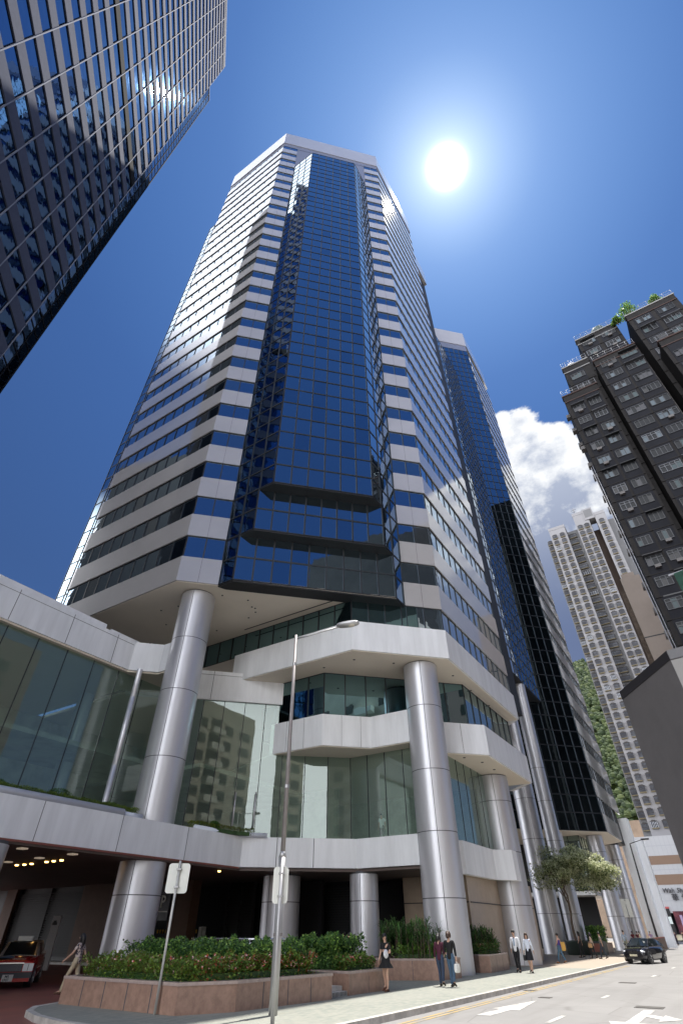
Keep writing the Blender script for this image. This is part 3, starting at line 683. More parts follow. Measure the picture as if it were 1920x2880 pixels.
for i in range(7000):
    u, v = rr.uniform(.32, .82), rr.uniform(.0, 1); x, y, z = -150 + 200 * u, 250 + 130 * v, hz(u, v) - 1
    r = rr.uniform(.9, 2.0); m_ = rr.choice(gm)
    i0 = len(b.v); k = b.mid(m_)
    for jj, (ra, zz) in enumerate(((.35, 1.0), (.85, .6), (1.0, .1), (.8, -.4))):
        for t in range(7):
            a = 2 * pi * t / 7 + jj; s_ = r * ra * rr.uniform(.75, 1.2); b.v.append((x + s_ * cos(a), y + s_ * sin(a), z + r * zz * rr.uniform(.8, 1.2)))
    for jj in range(3):
        for t in range(7): b.f.append((i0 + jj * 7 + t, i0 + jj * 7 + 7 + t, i0 + jj * 7 + 7 + (t + 1) % 7, i0 + jj * 7 + (t + 1) % 7)); b.mi.append(k); b.sm.append(False)
    b.f.append(tuple(i0 + t for t in range(7))); b.mi.append(k); b.sm.append(False)
o = b.build('hill_trees'); tag(o, 'green trees covering the hill between the towers', None, None, 'stuff')
b = MB(); b.box((-52, 246, 0), (-12, 252, 34), rk); b.box((-52, 244, 0), (-12, 247, 20), rk)
whole('retaining_wall', b, 'brown rocky retaining wall at the foot of the wooded hill', 'wall', (-32, 247, 0))

# =====================================================================  PALE APARTMENT TOWER
PT = thing('apartment_tower', 'pale tall apartment tower with arched bay windows in long vertical rows', 'apartment block', (-5, 178, 0))
def pale():
    pw = mat('pale_render', (.27, .265, .275), .8, var=.06, vscale=.15); side = mat('shaded_render', (.16, .16, .165), .8, var=.08, vscale=.2); br = mat('brown_void', (.10, .07, .055), .8)  # darker copy of the pale render paints shade into the set-back wings
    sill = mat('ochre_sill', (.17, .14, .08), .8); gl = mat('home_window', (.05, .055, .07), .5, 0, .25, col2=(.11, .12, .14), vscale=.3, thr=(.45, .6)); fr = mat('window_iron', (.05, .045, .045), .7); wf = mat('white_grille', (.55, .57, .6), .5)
    Y = 175.
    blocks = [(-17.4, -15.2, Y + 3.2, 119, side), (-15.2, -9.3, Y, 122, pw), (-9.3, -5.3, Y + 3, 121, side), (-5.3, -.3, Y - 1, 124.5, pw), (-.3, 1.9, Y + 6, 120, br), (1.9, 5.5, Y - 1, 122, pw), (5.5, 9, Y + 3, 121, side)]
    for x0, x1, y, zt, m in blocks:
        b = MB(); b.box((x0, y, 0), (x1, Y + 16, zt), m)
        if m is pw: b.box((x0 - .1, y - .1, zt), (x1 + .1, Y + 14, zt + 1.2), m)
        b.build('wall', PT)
    b = MB(); b.box((-1.6, Y - 1.3, 121), (1.9, Y + 3, 126), pw); b.box((-1.2, Y - 1.35, 122), (1.5, Y - 1.25, 125.4), side); b.build('roof_tank', PT)
    b = MB(); b.tube([(-4.2, Y + 1, 124), (-4.2, Y + 1, 129.5)], .09, fr, 6); b.tube([(-5.2, Y + 1, 128.6), (-3.2, Y + 1, 128.9)], .06, fr, 5); b.tube([(-4.9, Y + 1, 127.8), (-3.6, Y + 1, 128.0)], .06, fr, 5); b.build('antenna', PT)
    cols = [(-13.7, Y, 0), (-10.9, Y, 0), (-4.0, Y - 1, 0), (-1.65, Y - 1, 0), (3.6, Y - 1, 0), (-16.3, Y + 3.2, 0), (-7.9, Y + 3, 1)]
    wins = []
    for ci, (x, y, kind) in enumerate(cols):
        for k in range(43):
            z = 2.9 + 2.8 * k
            if z > 118 or z < 20: continue
            wins.append((ci, x, y, kind, z))
    def win(mb, x, y, kind, z):
        w = .85 if not kind else 1.5; d = .55
        mb.box((x - w, y - d, z - .15), (x + w, y, z + .08), sill)
        pale_grille = random.random() < .09  # a few windows get a white grille
        mb.box((x - w + .04, y - d + .06, z + .08), (x + w - .08, y, z + 1.45), gl)
        for t in range(-2, 3):
            xx = x + t * (w - .1) / 2; mb.box((xx - .045, y - d, z + .08), (xx + .045, y - d + .055, z + 1.45), wf if pale_grille else fr)
        mb.box((x - w, y - d - .01, z + .7), (x + w, y - d + .05, z + .78), fr)
        mb.prism([(x - w, y - d - .03), (x + w, y - d - .03), (x + w, y), (x - w, y)], z + 1.45, z + 1.62, fr)
        mb.prism([(x - w * .55, y - d - .02), (x + w * .55, y - d - .02), (x + w * .55, y), (x - w * .55, y)], z + 1.62, z + 1.85, fr)
    wins.sort(key=lambda a: a[4])
    vis = [w_ for w_ in wins if w_[4] > 26 + (w_[1] > -6) * 10 + (w_[1] > 2) * 25]
    keep = set(id(w_) for w_ in vis[:100]); rest = MB()
    for w_ in wins:
        if id(w_) in keep: mb = MB(); win(mb, *w_[1:4], w_[4]); mb.build('window', PT)
        else: win(rest, *w_[1:4], w_[4])
    o = rest.build('window', PT); o['kind'] = 'stuff'
pale()
b = MB(); bs = mat('beige_render', (.30, .25, .215), .8, var=.1, vscale=.15); b.box((1.0, 112, 0), (9, 125, 61), bs); b.box((.2, 114, 0), (1.0, 125, 59), mat('side_brown', (.12, .09, .07), .8, var=.4, vscale=1)); b.box((1.0, 111.95, 47), (9, 112, 47.2), M['mull']); b.box((1.4, 113, 61), (4, 116, 62.5), bs)
whole('building', b, 'plain beige blank-walled block squeezed beside the dark brown flats', 'building', (3, 112, 0))

# =====================================================================  DARK BROWN FLATS
BF = thing('apartment_tower', 'dark brown tiled apartment block with uneven windows, plants and rails on its stepped roofs', 'apartment block', (14, 62, 0))
def brownf():
    tb = mat('brown_tile', (.025, .023, .023), .7, 0, .2, var=.14, vscale=.8, bump=.03, bscale=8); tz = mat('blue_grey_tile', (.016, .017, .023), .7, 0, .2, var=.12, vscale=.8); rim = mat('roof_edge_white', (.30, .30, .30), .7); red = mat('red_brown_edge', (.055, .028, .022), .7)
    void = mat('light_well', (.03, .028, .03), .8); pale_ = [mat('curtain', c, .5, 0, .6) for c in ((.085, .12, .15), (.045, .045, .055), (.03, .06, .068), (.02, .02, .022))]
    gl = mat('flat_window', (.012, .014, .018), .4, 0, .25); fr = mat('window_frame', (.15, .16, .18), .5); frd = mat('window_frame_dull', (.075, .08, .09), .5); ac = mat('ac_unit', (.16, .15, .15), .6)
    rn = random.Random(11)
    blocks = [('low', 3.15, 8.3, 61, 67.2, [4.7, 7.0], 1.7, 6), ('mid', 5.0, 9.0, 62.4, 75.3, [6.7], 2.0, 66), ('high', 9.0, 15.5, 63.8, 82.5, [10.7, 13.8], 2.2, 68),
              ('front', 9.2, 15.2, 60, 71.0, [10.9, 13.8], 2.3, 6), ('right', 16.8, 24.0, 62, 80.5, [18.7, 21.9], 2.3, 64), ('rfront', 17.4, 26, 58.6, 67.5, [19.3, 22.8], 2.5, 6)]
    wins = []
    for nm, x0, x1, y, zt, cols, w, zmin in blocks:
        b = MB(); b.box((x0, y, 0), (x1, y + 14 if nm != 'low' else 72, zt), tb)
        for c in cols: b.box((c - w / 2 - .15, y - .06, 0), (c + w / 2 + .15, y + .02, zt - 1.4), tz)
        k = 0
        while 2.85 * k + 3 < zt - 2:
            z = 3 + 2.85 * k; k += 1
            b.box((x0 + .05, y - .10, z - 1.02), (x1 - .05, y + .01, z - .90), tb)
            for c in cols:
                if z > zmin: wins.append((c + rn.uniform(-.08, .08), y, w * rn.uniform(.82, 1.02), z + .15))
        b.build('wall', BF)
        b = MB(); b.box((x0 - .12, y - .12, zt), (x1 + .1, y + 1, zt + .25), red if nm in ('front', 'rfront', 'low') else rim); b.box((x0 - .1, y - .14, zt - 1.5), (x1, y - .061, zt - 1.32), rim if nm in ('high', 'mid') else red); b.build('roof_edge', BF)
        b = MB(); n = 6
        for i in range(n + 1): xx = x0 + (x1 - x0) * i / n; b.tube([(xx, y, zt + .2), (xx, y, zt + 1.4)], .03, M['mull2'], 5)
        for zz in (.8, 1.4): b.tube([(x0, y, zt + zz), (x1, y, zt + zz)], .025, M['mull2'], 5)
        b.build('roof_railing', BF)
    b = MB(); b.box((8.3, 64.5, 0), (9.2, 66, 66), void); b.box((15.2, 66, 0), (17.4, 67, 78), void)
    b.build('light_well', BF)
    b = MB()   # pipes and air conditioners in the wells
    for z in range(6, 78, 3):
        b.box((15.3, 64.6 + rn.uniform(0, .6), z), (16.0 + rn.uniform(0, .4), 66, z + .6), ac); b.box((8.4, 63.6, z), (8.9, 64.5, z + .5), ac)
    for x in (15.5, 16.3, 8.6): b.tube([(x, 64.4, 3), (x, 64.4, 70)], .06, ac, 6)
    b.build('well_pipes', BF)
    for i, z in enumerate([12, 16, 19, 22.5, 26.5, 30, 33.5, 38, 41, 44.5, 47, 51, 53.5, 56, 58.5, 61, 64]):
        b = MB(); yy = 61.5 + rn.uniform(0, 2); b.box((2.55, yy, z), (3.15, yy + .8, z + .55), ac); b.box((2.5, yy - .05, z - .12), (3.15, yy + .85, z - .05), ac); b.build('air_conditioner', BF)
    b = MB()
    for dx_ in (0, .25): b.tube([(2.95 - dx_, 61.2 + dx_, 5), (2.95 - dx_, 61.2 + dx_, 52)], .05, M['mull2'], 6)
    b.build('drain_pipes', BF)
    def win(mb, x, y, w, z):
        h = 1.25; r = rn.random(); z0 = z
        mb.box((x - w / 2, y - .10, z0), (x + w / 2, y + .1, z0 + h), gl)
        n = 3 if w < 1.9 else 4; m = fr if r < .16 else frd if r < .6 else M['mull']
        style = rn.randrange(4)
        for t in range(n + 1): xx = x - w / 2 + w * t / n; mb.box((xx - .035, y - .17, z0), (xx + .035, y - .10, z0 + h), m)
        for zz in (0, h) if r > .3 else (0, h * .7, h): mb.box((x - w / 2, y - .165, z0 + zz - .035), (x + w / 2, y - .10, z0 + zz + .035), m)
        for t in range(n):
            if rn.random() < .42: a = x - w / 2 + w * t / n; mb.box((a + .05, y - .125, z0 + .04), (a + w / n - .05, y - .101, z0 + h * rn.uniform(.6, 1) - .04), pale_[style])
        if rn.random() < .3: a = x + rn.uniform(-.5, .3) * w; mb.box((a, y - .5, z0 + .1), (a + .04, y - .1, z0 + h - .1), m)
        if rn.random() < .22: mb.box((x - .3, y - .45, z0 - .5), (x + .35, y - .11, z0 - .12), ac)
        if rn.random() < .2: mb.box((x - w / 2 - .2, y - .6, z0 + h + .1), (x + w / 2 + .2, y - .1, z0 + h + .16), m)
    wins.sort(key=lambda a: hypot(a[0], a[1]) + 0 * a[3] + (200 if a[3] < 21 else 0) + a[3] * .5)
    rest = MB()
    for i, w_ in enumerate(wins):
        if i < 100: mb = MB(); win(mb, w_[0], w_[1], w_[2], w_[3]); mb.build('window', BF)
        else: win(rest, w_[0], w_[1], w_[2], w_[3])
    o = rest.build('window', BF); o['kind'] = 'stuff'
    b = MB(); b.lathe([(0, 2.0), (.5, 1.9), (.9, 1.5), (1.1, .9), (1.15, 0)], rim, (6.6, 64, 75.3), 16); b.build('roof_dome', BF)
    b = MB(); b.lathe([(1.1, 0), (1.1, 1.6), (0, 1.9)], mat('tank_green', (.10, .14, .13), .5), (12.9, 65, 82.5), 16); b.build('roof_tank', BF)
brownf()
# =====================================================================  GREY WALL BLOCK ON THE RIGHT
gw = mat('grey_cladding', (.145, .138, .142), .7, var=.10, vscale=.3); gk = mat('black_coping', (.03, .028, .032), .5); gl_ = mat('light_grey_wall', (.36, .35, .34), .7); gm_ = mat('mid_grey_wall', (.20, .20, .21), .7)
GB = thing('building', 'windowless dark grey block with black coping at the right edge', 'building', (1.6, 52, 0))
K_, E_ = (1.64, 50.), (-3.55, 58.2)
b = MB(); b.prism([K_, (9, 48.9), (9, 62), (-1, 62), E_], 0, 19.6, gw); b.build('wall', GB)
b = MB(); b.seg(E_, K_, 19.6, 20.4, gk, t=.4, out=.05); b.build('coping', GB)
b = MB(); b.seg(K_, (9, 48.9), 0, 19.5, gl_, t=.1, out=.06); b.seg(K_, (9, 48.9), 19.6, 20.4, gm_, t=.4, out=.08); b.build('front_wall', GB)
b = MB(); gn = mat('green_netting', (.02, .07, .05), .8, var=.3, vscale=2); b.prism([(4.75, 49.5), (9.5, 48), (9.5, 52), (5.1, 52)], 20.4, 27.0, gn); b.box((4.3, 49.2, 27.0), (9.5, 49.4, 27.15), M['mull2'], rot=-.2)
for z in (22, 25): b.box((3.2, 49.4, z), (9.4, 49.5, z + .12), M['mull'])
whole('scaffold', b, 'scaffold wrapped in dark green netting at the far right edge', 'scaffold', (6, 50, 20.4))

# =====================================================================  WHITE SHOPPING BUILDING AT THE END OF THE STREET
SH = thing('shop_building', 'white panelled building with two brown bands and shop posters at the end of the street', 'shopping centre', (-15, 172, 0))
def shop():
    Dd = 170.
    def P(a): return (Dd * sin(radians(a)), Dd * cos(radians(a)))
    wt = mat('white_tile', (.42, .43, .45), .5, var=.04, vscale=.3); bn = mat('brown_band', (.20, .13, .09), .5); gy = mat('grey_side', (.32, .36, .38), .4)
    L, R = P(-6.93), P(-2.2); B = P(-7.75); B = (B[0], B[1] + 5)
    b = MB(); b.prism([L, R, (R[0], R[1] + 14), (B[0], B[1] + 14), B], 5.0, 20.2, wt); b.build('wall', SH)
    for z0, z1 in ((14.3, 16.1), (10.3, 12.3)):
        b = MB(); b.seg(B, L, z0, z1, bn, t=.3, out=.05); b.seg(L, R, z0, z1, bn, t=.3, out=.05); b.build('brown_band', SH)
    b = MB()
    for z in (18.1, 13.2, 7.2, 8.6): b.seg(L, R, z, z + .1, M['mull2'], t=.05, out=.012)
    for i in range(1, 14):
        a, c = lin(L, R, i / 14), lin(L, R, i / 14 + .004)
        for z0, z1 in ((16.15, 20.1), (12.35, 14.25), (5.1, 10.25)): b.seg(a, c, z0, z1, M['mull2'], t=.05, out=.01)
    b.build('panel_joints', SH)
    b = MB(); a, c = lin(B, L, .35), lin(B, L, .8); b.seg(a, c, 12.6, 18.6, M['wglass'], t=.2, out=.06); b.build('corner_window', SH)
    b = MB(); b.seg(B, L, .0, 9, gy, t=.2, out=.08); b.build('side_panel', SH)
    b = MB(); b.seg(B, R, 0, 5.0, mat('shop_dark', (.05, .05, .06), .4), t=1, out=-.6); b.build('shopfront', SH)
    # shop boards and posters
    a, c = lin(L, R, .02), lin(L, R, .30)
    b = MB(); b.seg(a, c, 1.3, 5.8, M['dark'], t=.3, out=.2); b.build('shop_board', SH)
    b = MB(); b.seg(lin(L, R, .015), lin(L, R, .305), 5.8, 6.15, mat('red_rim', (.45, .10, .10), .5), t=.35, out=.25); b.build('board_rim', SH)
    b = MB(); b.seg(lin(L, R, .08), lin(L, R, .29), 3.0, 4.3, mat('pale_board', (.62, .70, .68), .5), t=.1, out=.26); b.build('pale_board', SH)
    b = MB(); b.seg(lin(L, R, .34), lin(L, R, .66), 1.2, 5.3, mat('poster', (.07, .012, .025), .4, col2=(.16, .04, .05), vscale=.35, thr=(.45, .6)), t=.3, out=.2); b.build('poster', SH)
    b = MB(); b.seg(lin(L, R, .42), lin(L, R, .46), 1.5, 4.6, mat('poster_figure', (.35, .28, .42), .5), t=.1, out=.23); b.seg(lin(L, R, .555), lin(L, R, .60), 1.3, 3.0, mat('poster_grey', (.22, .24, .26), .5), t=.1, out=.23); b.seg(lin(L, R, .568), lin(L, R, .587), 3.0, 4.0, mat('poster_skin', (.45, .25, .2), .5), t=.1, out=.23); b.build('poster_figures', SH)
    b = MB(); b.seg(lin(B, L, .2), lin(L, R, .7), .1, 1.1, mat('yellow_hoarding', (.62, .58, .42), .6), t=.2, out=1.2); b.build('hoarding', SH)
    ink = mat('sign_ink', (.03, .03, .035), .5); wh = mat('sign_white', (.8, .8, .8), .5)
    ang = atan2(R[1] - L[1], R[0] - L[0])
    for txt, t, z, sz, m in (('Wah', .285, 8.75, 1.3, ink), ('Shun', .50, 8.75, 1.3, ink), ('華', .40, 7.35, 1.45, ink), ('信', .545, 7.35, 1.45, ink), ('3', .042, 2.8, 2.2, wh), ('LANGHAM', .15, 3.45, .55, ink)):
        if txt == 'LANGHAM': continue
        o = text_mesh(txt, sz, m, .05, shear=.25 if txt in ('Wah', 'Shun') else 0)
        p = lin(L, R, t); nx, ny = sin(ang), -cos(ang)
        o.location = (p[0] + nx * .28 - SH.location.x, p[1] + ny * .28 - SH.location.y, z); o.rotation_euler = (pi / 2, 0, ang); o.parent = SH; o.name = 'sign_letters'
FONT = {}
def text_mesh(txt, size, m, ext=.01, shear=0):
    cu = bpy.data.curves.new('letters', 'FONT'); cu.body = txt; cu.size = size; cu.extrude = ext; cu.resolution_u = 2; cu.shear = shear; cu.offset = size * .012
    tmp = bpy.data.objects.new('tmp', cu); COL.objects.link(tmp)
    dg = bpy.context.evaluated_depsgraph_get(); me = bpy.data.meshes.new_from_object(tmp.evaluated_get(dg))
    bpy.data.objects.remove(tmp); bpy.data.curves.remove(cu)
    me.materials.clear(); me.materials.append(m)
    o = bpy.data.objects.new('lettering', me); COL.objects.link(o); return o
shop()
# flats across the street behind the camera, seen only as reflections in the glass
OB = thing('apartment_block', 'pale apartment block with white balconies mirrored in the lobby glass', 'apartment block', (25, -12, 0))
def refl():
    wl = mat('cream_render', (.55, .50, .42), .8, var=.1, vscale=.3); dk = mat('flat_recess', (.06, .055, .05), .6); bal = mat('balcony_white', (.75, .73, .66), .7); pk = mat('pink_render', (.50, .33, .29), .8)
    b = MB(); b.box((12, -46, 0), (34, -26, 38), wl); b.box((33, -18, 0), (46, 12, 46), wl); b.box((50, -26, 0), (74, 10, 80), mat('dark_flats', (.05, .045, .042), .8, var=.3, vscale=.3)); b.box((28, 20, 0), (44, 40, 38), pk); b.build('wall', OB)
    b = MB()
    for z in range(3, 36, 3):
        for x in (13, 17.5, 26, 30.5): b.box((x, -26.02, z), (x + 2.2, -25.9, z + 1.5), dk)
        for y in (-16, -9, -3, 5): b.box((32.9, y, z), (33.02, y + 2.4, z + 1.6), dk)
        for y in (22, 28, 34): b.box((27.9, y, z), (28.02, y + 2.4, z + 1.6), dk)
    b.build('window', OB)
    b = MB()
    for z in range(3, 36, 3):
        b.box((20.5, -25.9, z - .9), (25, -24.6, z + .15), bal); b.box((20.7, -25.95, z + .2), (24.8, -25.88, z + 2), dk)
        b.box((31.6, -12.5, z - .9), (32.9, -9.5, z + .15), bal); b.box((31.6, .5, z - .9), (32.9, 4.2, z + .15), bal)
        b.box((26.6, 24.6, z - .9), (27.9, 27.6, z + .15), bal)
    b.build('balcony', OB)
refl()
# =====================================================================  PLANTERS AND HEDGES
def leafmat(name, c, c2, tr=.3):
    m = bpy.data.materials.new(name); m.use_nodes = True; t = m.node_tree; b = t.nodes['Principled BSDF']; q = NG(t)
    c_ = q.n('ShaderNodeTexCoord'); f = q.noise(c_.outputs['Object'], 7., 3, .6)
    t.links.new(q.mix(q.rng(f, .35, .65), rgb(c), rgb(c2)), b.inputs['Base Color']); b.inputs['Roughness'].default_value = .45
    tl = q.n('ShaderNodeBsdfTranslucent'); tl.inputs[0].default_value = rgb([min(1, x * 1.4) for x in c2]); mx = q.n('ShaderNodeMixShader'); mx.inputs[0].default_value = tr
    t.links.new(b.outputs[0], mx.inputs[1]); t.links.new(tl.outputs[0], mx.inputs[2]); t.links.new(mx.outputs[0], t.nodes['Material Output'].inputs[0])
    return m
LG = [leafmat('leaf_dark', (.035, .085, .025), (.06, .13, .035)), leafmat('leaf_mid', (.08, .19, .045), (.13, .26, .06)), leafmat('leaf_bright', (.18, .32, .06), (.27, .42, .09))]
LY = [leafmat('leaf_yellow', (.16, .24, .03), (.24, .33, .05)), leafmat('leaf_yellow_dark', (.08, .14, .02), (.13, .2, .03))]
LR = [leafmat('leaf_red', (.25, .07, .03), (.34, .12, .05)), leafmat('leaf_bronze', (.14, .12, .03), (.2, .16, .05))]
FLW = mat('flower_pink', (.75, .45, .42), .5); FLR = mat('flower_red', (.6, .10, .06), .5); TW = mat('twig', (.10, .07, .05), .8)
RL = random.Random(5)
def leaf(mb, p, s, m, up=.3):
    a = RL.uniform(0, 2 * pi); e = RL.uniform(-.5, 1.1); d = Vector((cos(a) * cos(e), sin(a) * cos(e), sin(e))); w = d.cross(Vector((RL.uniform(-1, 1), RL.uniform(-1, 1), 1))).normalized() * s * .32
    p = Vector(p); mid_ = p + d * s * .5
    mb.face([p, mid_ + w, p + d * s, mid_ - w], m)
def inpoly(x, y, P):
    c = False
    for i in range(len(P)):
        a, b = P[i], P[i - 1]
        if (a[1] > y) != (b[1] > y) and x < (b[0] - a[0]) * (y - a[1]) / (b[1] - a[1]) + a[0]: c = not c
    return c
def hedge(P, z0, z1, n, size, mats, flowers=0, fl=None, edge=.6, wob=.12):
    mb = MB(); xs, ys = [p[0] for p in P], [p[1] for p in P]
    mb.prism([(x + (sum(xs) / len(xs) - x) * .2, y + (sum(ys) / len(ys) - y) * .2) for x, y in P], z0, z0 + (z1 - z0) * .5, LG[0])
    k = 0
    n = int(n * 1.45)
    while k < n:
        x, y = RL.uniform(min(xs) - .1, max(xs) + .1), RL.uniform(min(ys) - .1, max(ys) + .1)
        if not inpoly(x, y, P): continue
        top = z1 + wob * (sin(x * 5.1) * cos(y * 4.3) + .6 * sin(x * 13 + y * 11))
        t = RL.random(); z = z0 + (top - z0) * (1 - t * t * .95)
        m = mats[min(len(mats) - 1, int(RL.random() ** 1.3 * len(mats)))]
        leaf(mb, (x, y, z), size * RL.uniform(.6, 1.3), m); k += 1
    for i in range(flowers):
        while True:
            x, y = RL.uniform(min(xs), max(xs)), RL.uniform(min(ys), max(ys))
            if inpoly(x, y, P): break
        z = z0 + (z1 - z0) * RL.uniform(.6, 1.12)
        for q_ in range(3): leaf(mb, (x, y, z), size * .8, RL.choice(fl))
    return mb
def planter(label, P, h, grp='stone planters along the pavement'):
    t = thing('stone_planter', label, 'planter', (P[0][0], P[0][1], 0), grp)
    b = MB(); b.prism(P, 0, h - .07, M['granite'], top=False)
    for i in range(len(P)):
        p, q = P[i], P[(i + 1) % len(P)]; L = hypot(q[0] - p[0], q[1] - p[1]); n = max(1, round(L / 1.1))
        dx, dy = (q[1] - p[1]) / L, -(q[0] - p[0]) / L
        ar = sum(P[j][0] * P[(j + 1) % len(P)][1] - P[(j + 1) % len(P)][0] * P[j][1] for j in range(len(P)))
        if ar < 0: dx, dy = -dx, -dy
        for c in range(1, n):
            a, e = lin(p, q, c / n - .004), lin(p, q, c / n + .004)
            b.face([(a[0] + dx * .003, a[1] + dy * .003, 0), (e[0] + dx * .003, e[1] + dy * .003, 0), (e[0] + dx * .003, e[1] + dy * .003, h - .07), (a[0] + dx * .003, a[1] + dy * .003, h - .07)], M['joint'])
    b.build('wall', t)
    cx, cy = sum(p[0] for p in P) / len(P), sum(p[1] for p in P) / len(P)
    b = MB(); ring = lambda d: [(p[0] + (cx - p[0]) / hypot(cx - p[0], cy - p[1]) * d, p[1] + (cy - p[1]) / hypot(cx - p[0], cy - p[1]) * d) for p in P]
    o, i_ = ring(-.03), ring(.3)
    for k in range(len(P)):
        k2 = (k + 1) % len(P); b.prism([o[k], o[k2], i_[k2], i_[k]], h - .07, h, M['granitetop'])
    b.build('coping', t)
    b = MB(); b.prism(ring(.25), 0, h - .12, mat('soil', (.06, .045, .03), .9)); b.build('soil', t)
    return t
PL1 = [(-18.3, 12.95), (-13.3, 12.85), (-12.55, 14.3), (-12.15, 18.4), (-14.6, 19.3), (-18.9, 17.6)]
planter('long brown granite planter nearest the corner, full of hedge and red flowers', PL1, .62)
planter('low brown granite planter with a step beside it, behind the standing woman in black', [(-13.4, 19.9), (-12.35, 19.75), (-12.3, 22.3), (-15.5, 23.2), (-15.7, 19.7)], .60)
planter('brown granite planter with dracaenas left of the first street column', [(-14.6, 26.4), (-12.5, 27.6), (-12.35, 29.6), (-16.2, 29.6), (-16.8, 26.8)], .72)
planter('small brown granite planter between the first and second street columns', [(-14.2, 34.2), (-12.95, 33.6), (-12.5, 34.0), (-12.7, 37.5), (-14.3, 37.5)], .72)
planter('brown planter with dark shrubs far down the pavement behind the walkers', [(-14.6, 66), (-13, 66), (-13, 71), (-14.6, 71)], .8)
hb = hedge([(-18.5, 14.9), (-13.5, 14.8), (-12.75, 15.6), (-12.6, 17.8), (-14.6, 18.7), (-18.6, 17.3)], .5, 1.34, 15000, .09, LG)
whole('hedge', hb, 'clipped green hedge along the back of the long corner planter', 'hedge', (-16, 16, .5), 'hedges and shrubs in the planters')
hb = hedge([(-18.1, 13.25), (-13.6, 13.15), (-13.3, 13.7), (-13.6, 14.9), (-18.3, 15.0)], .45, 1.0, 8500, .08, [LY[1], LG[2], LY[0], LR[1]], 120, [FLW, FLR])
whole('flowering_shrub', hb, 'low yellow-green flowering shrubs at the left front of the corner planter', 'shrub', (-16, 14, .5), 'hedges and shrubs in the planters')
hb = hedge([(-13.6, 13.3), (-13.1, 13.4), (-12.75, 14.6), (-12.45, 18.0), (-13.1, 18.2), (-13.4, 15.0)], .45, 1.06, 7000, .08, [LY[1], LG[1], LY[0], LR[1], LG[2], LR[0]], 300, [FLW, FLW, FLR])
whole('flowering_shrub', hb, 'bronze and red leaved shrubs with pink flowers along the street side of the corner planter', 'shrub', (-13, 16, .5), 'hedges and shrubs in the planters')
hb = hedge([(-15.3, 20.1), (-13.1, 20.1), (-12.9, 21.9), (-15.2, 22.8)], .5, 1.42, 6500, .10, LG)
whole('hedge', hb, 'taller bright green bush in the low planter beside the step', 'hedge', (-14, 21, .5), 'hedges and shrubs in the planters')
hb = hedge([(-13.3, 20.1), (-12.65, 20.0), (-12.6, 22.1), (-13.2, 22.2)], .5, .92, 2600, .08, [LG[1], LY[1], LR[1], LG[2]], 60, [FLW, FLR])
whole('flowering_shrub', hb, 'bronze leaved low shrub at the street edge of the low planter', 'shrub', (-13, 21, .5), 'hedges and shrubs in the planters')
hb = hedge([(-14.6, 27.0), (-12.85, 27.9), (-12.7, 29.3), (-14, 29.3)], .6, 1.1, 3200, .09, [LG[1], LG[2], LY[1]], 40, [LY[0]])
whole('flowering_shrub', hb, 'light green low shrub beneath the dracaenas left of the first street column', 'shrub', (-13.5, 28, .6), 'hedges and shrubs in the planters')
hb = hedge([(-14.0, 34.3), (-13.1, 33.9), (-12.8, 34.3), (-12.9, 37.2), (-14, 37.2)], .6, 1.1, 2600, .10, [LG[1], LG[0], LR[1]], 50, [FLW, LY[0]])
whole('flowering_shrub', hb, 'olive low shrub in the small planter between the columns', 'shrub', (-13.4, 35.5, .6), 'hedges and shrubs in the planters')
hb = hedge([(-14.4, 66.3), (-13.2, 66.3), (-13.2, 70.7), (-14.4, 70.7)], .7, 1.9, 2600, .16, LG)
whole('hedge', hb, 'dark bush in the far planter behind the walkers', 'hedge', (-13.8, 68, .7), 'hedges and shrubs in the planters')
def dracaena(n, cen, rad, z0, h, label):
    mb = MB()
    for i in range(n):
        x, y = cen[0] + RL.uniform(-1, 1) * rad[0], cen[1] + RL.uniform(-1, 1) * rad[1]; hh = h * RL.uniform(.45, 1)
        mb.tube([(x, y, z0), (x + RL.uniform(-.1, .1), y + RL.uniform(-.1, .1), z0 + hh)], .02, TW, 5, caps=False)
        for k in range(30):
            a = RL.uniform(0, 2 * pi); e = RL.uniform(-.1, 1.2); L = RL.uniform(.35, .62); p = Vector((x, y, z0 + hh * RL.uniform(.55, 1)))
            d = Vector((cos(a) * cos(e), sin(a) * cos(e), sin(e))); w = Vector((-sin(a), cos(a), 0)) * .022; q_ = p + d * L * .55; r_ = p + d * L + Vector((0, 0, -.14 * L * 2))
            m = RL.choice(LG[:2] + [LG[0]]); mb.face([p - w * .6, p + w * .6, q_ + w, q_ - w], m); mb.face([q_ - w, q_ + w, r_], m)
    return whole('dracaena_shrub', mb, label, 'shrub', (cen[0], cen[1], z0), 'spiky leaved shrubs in the planters')
dracaena(60, (-14.2, 28.2), (1.4, .8), .6, 1.45, 'large clump of spiky dark dracaena leaves left of the first street column')
dracaena(34, (-13.6, 35.8), (.55, 1.4), .6, 1.25, 'clump of spiky dark leaves in the small planter between columns')
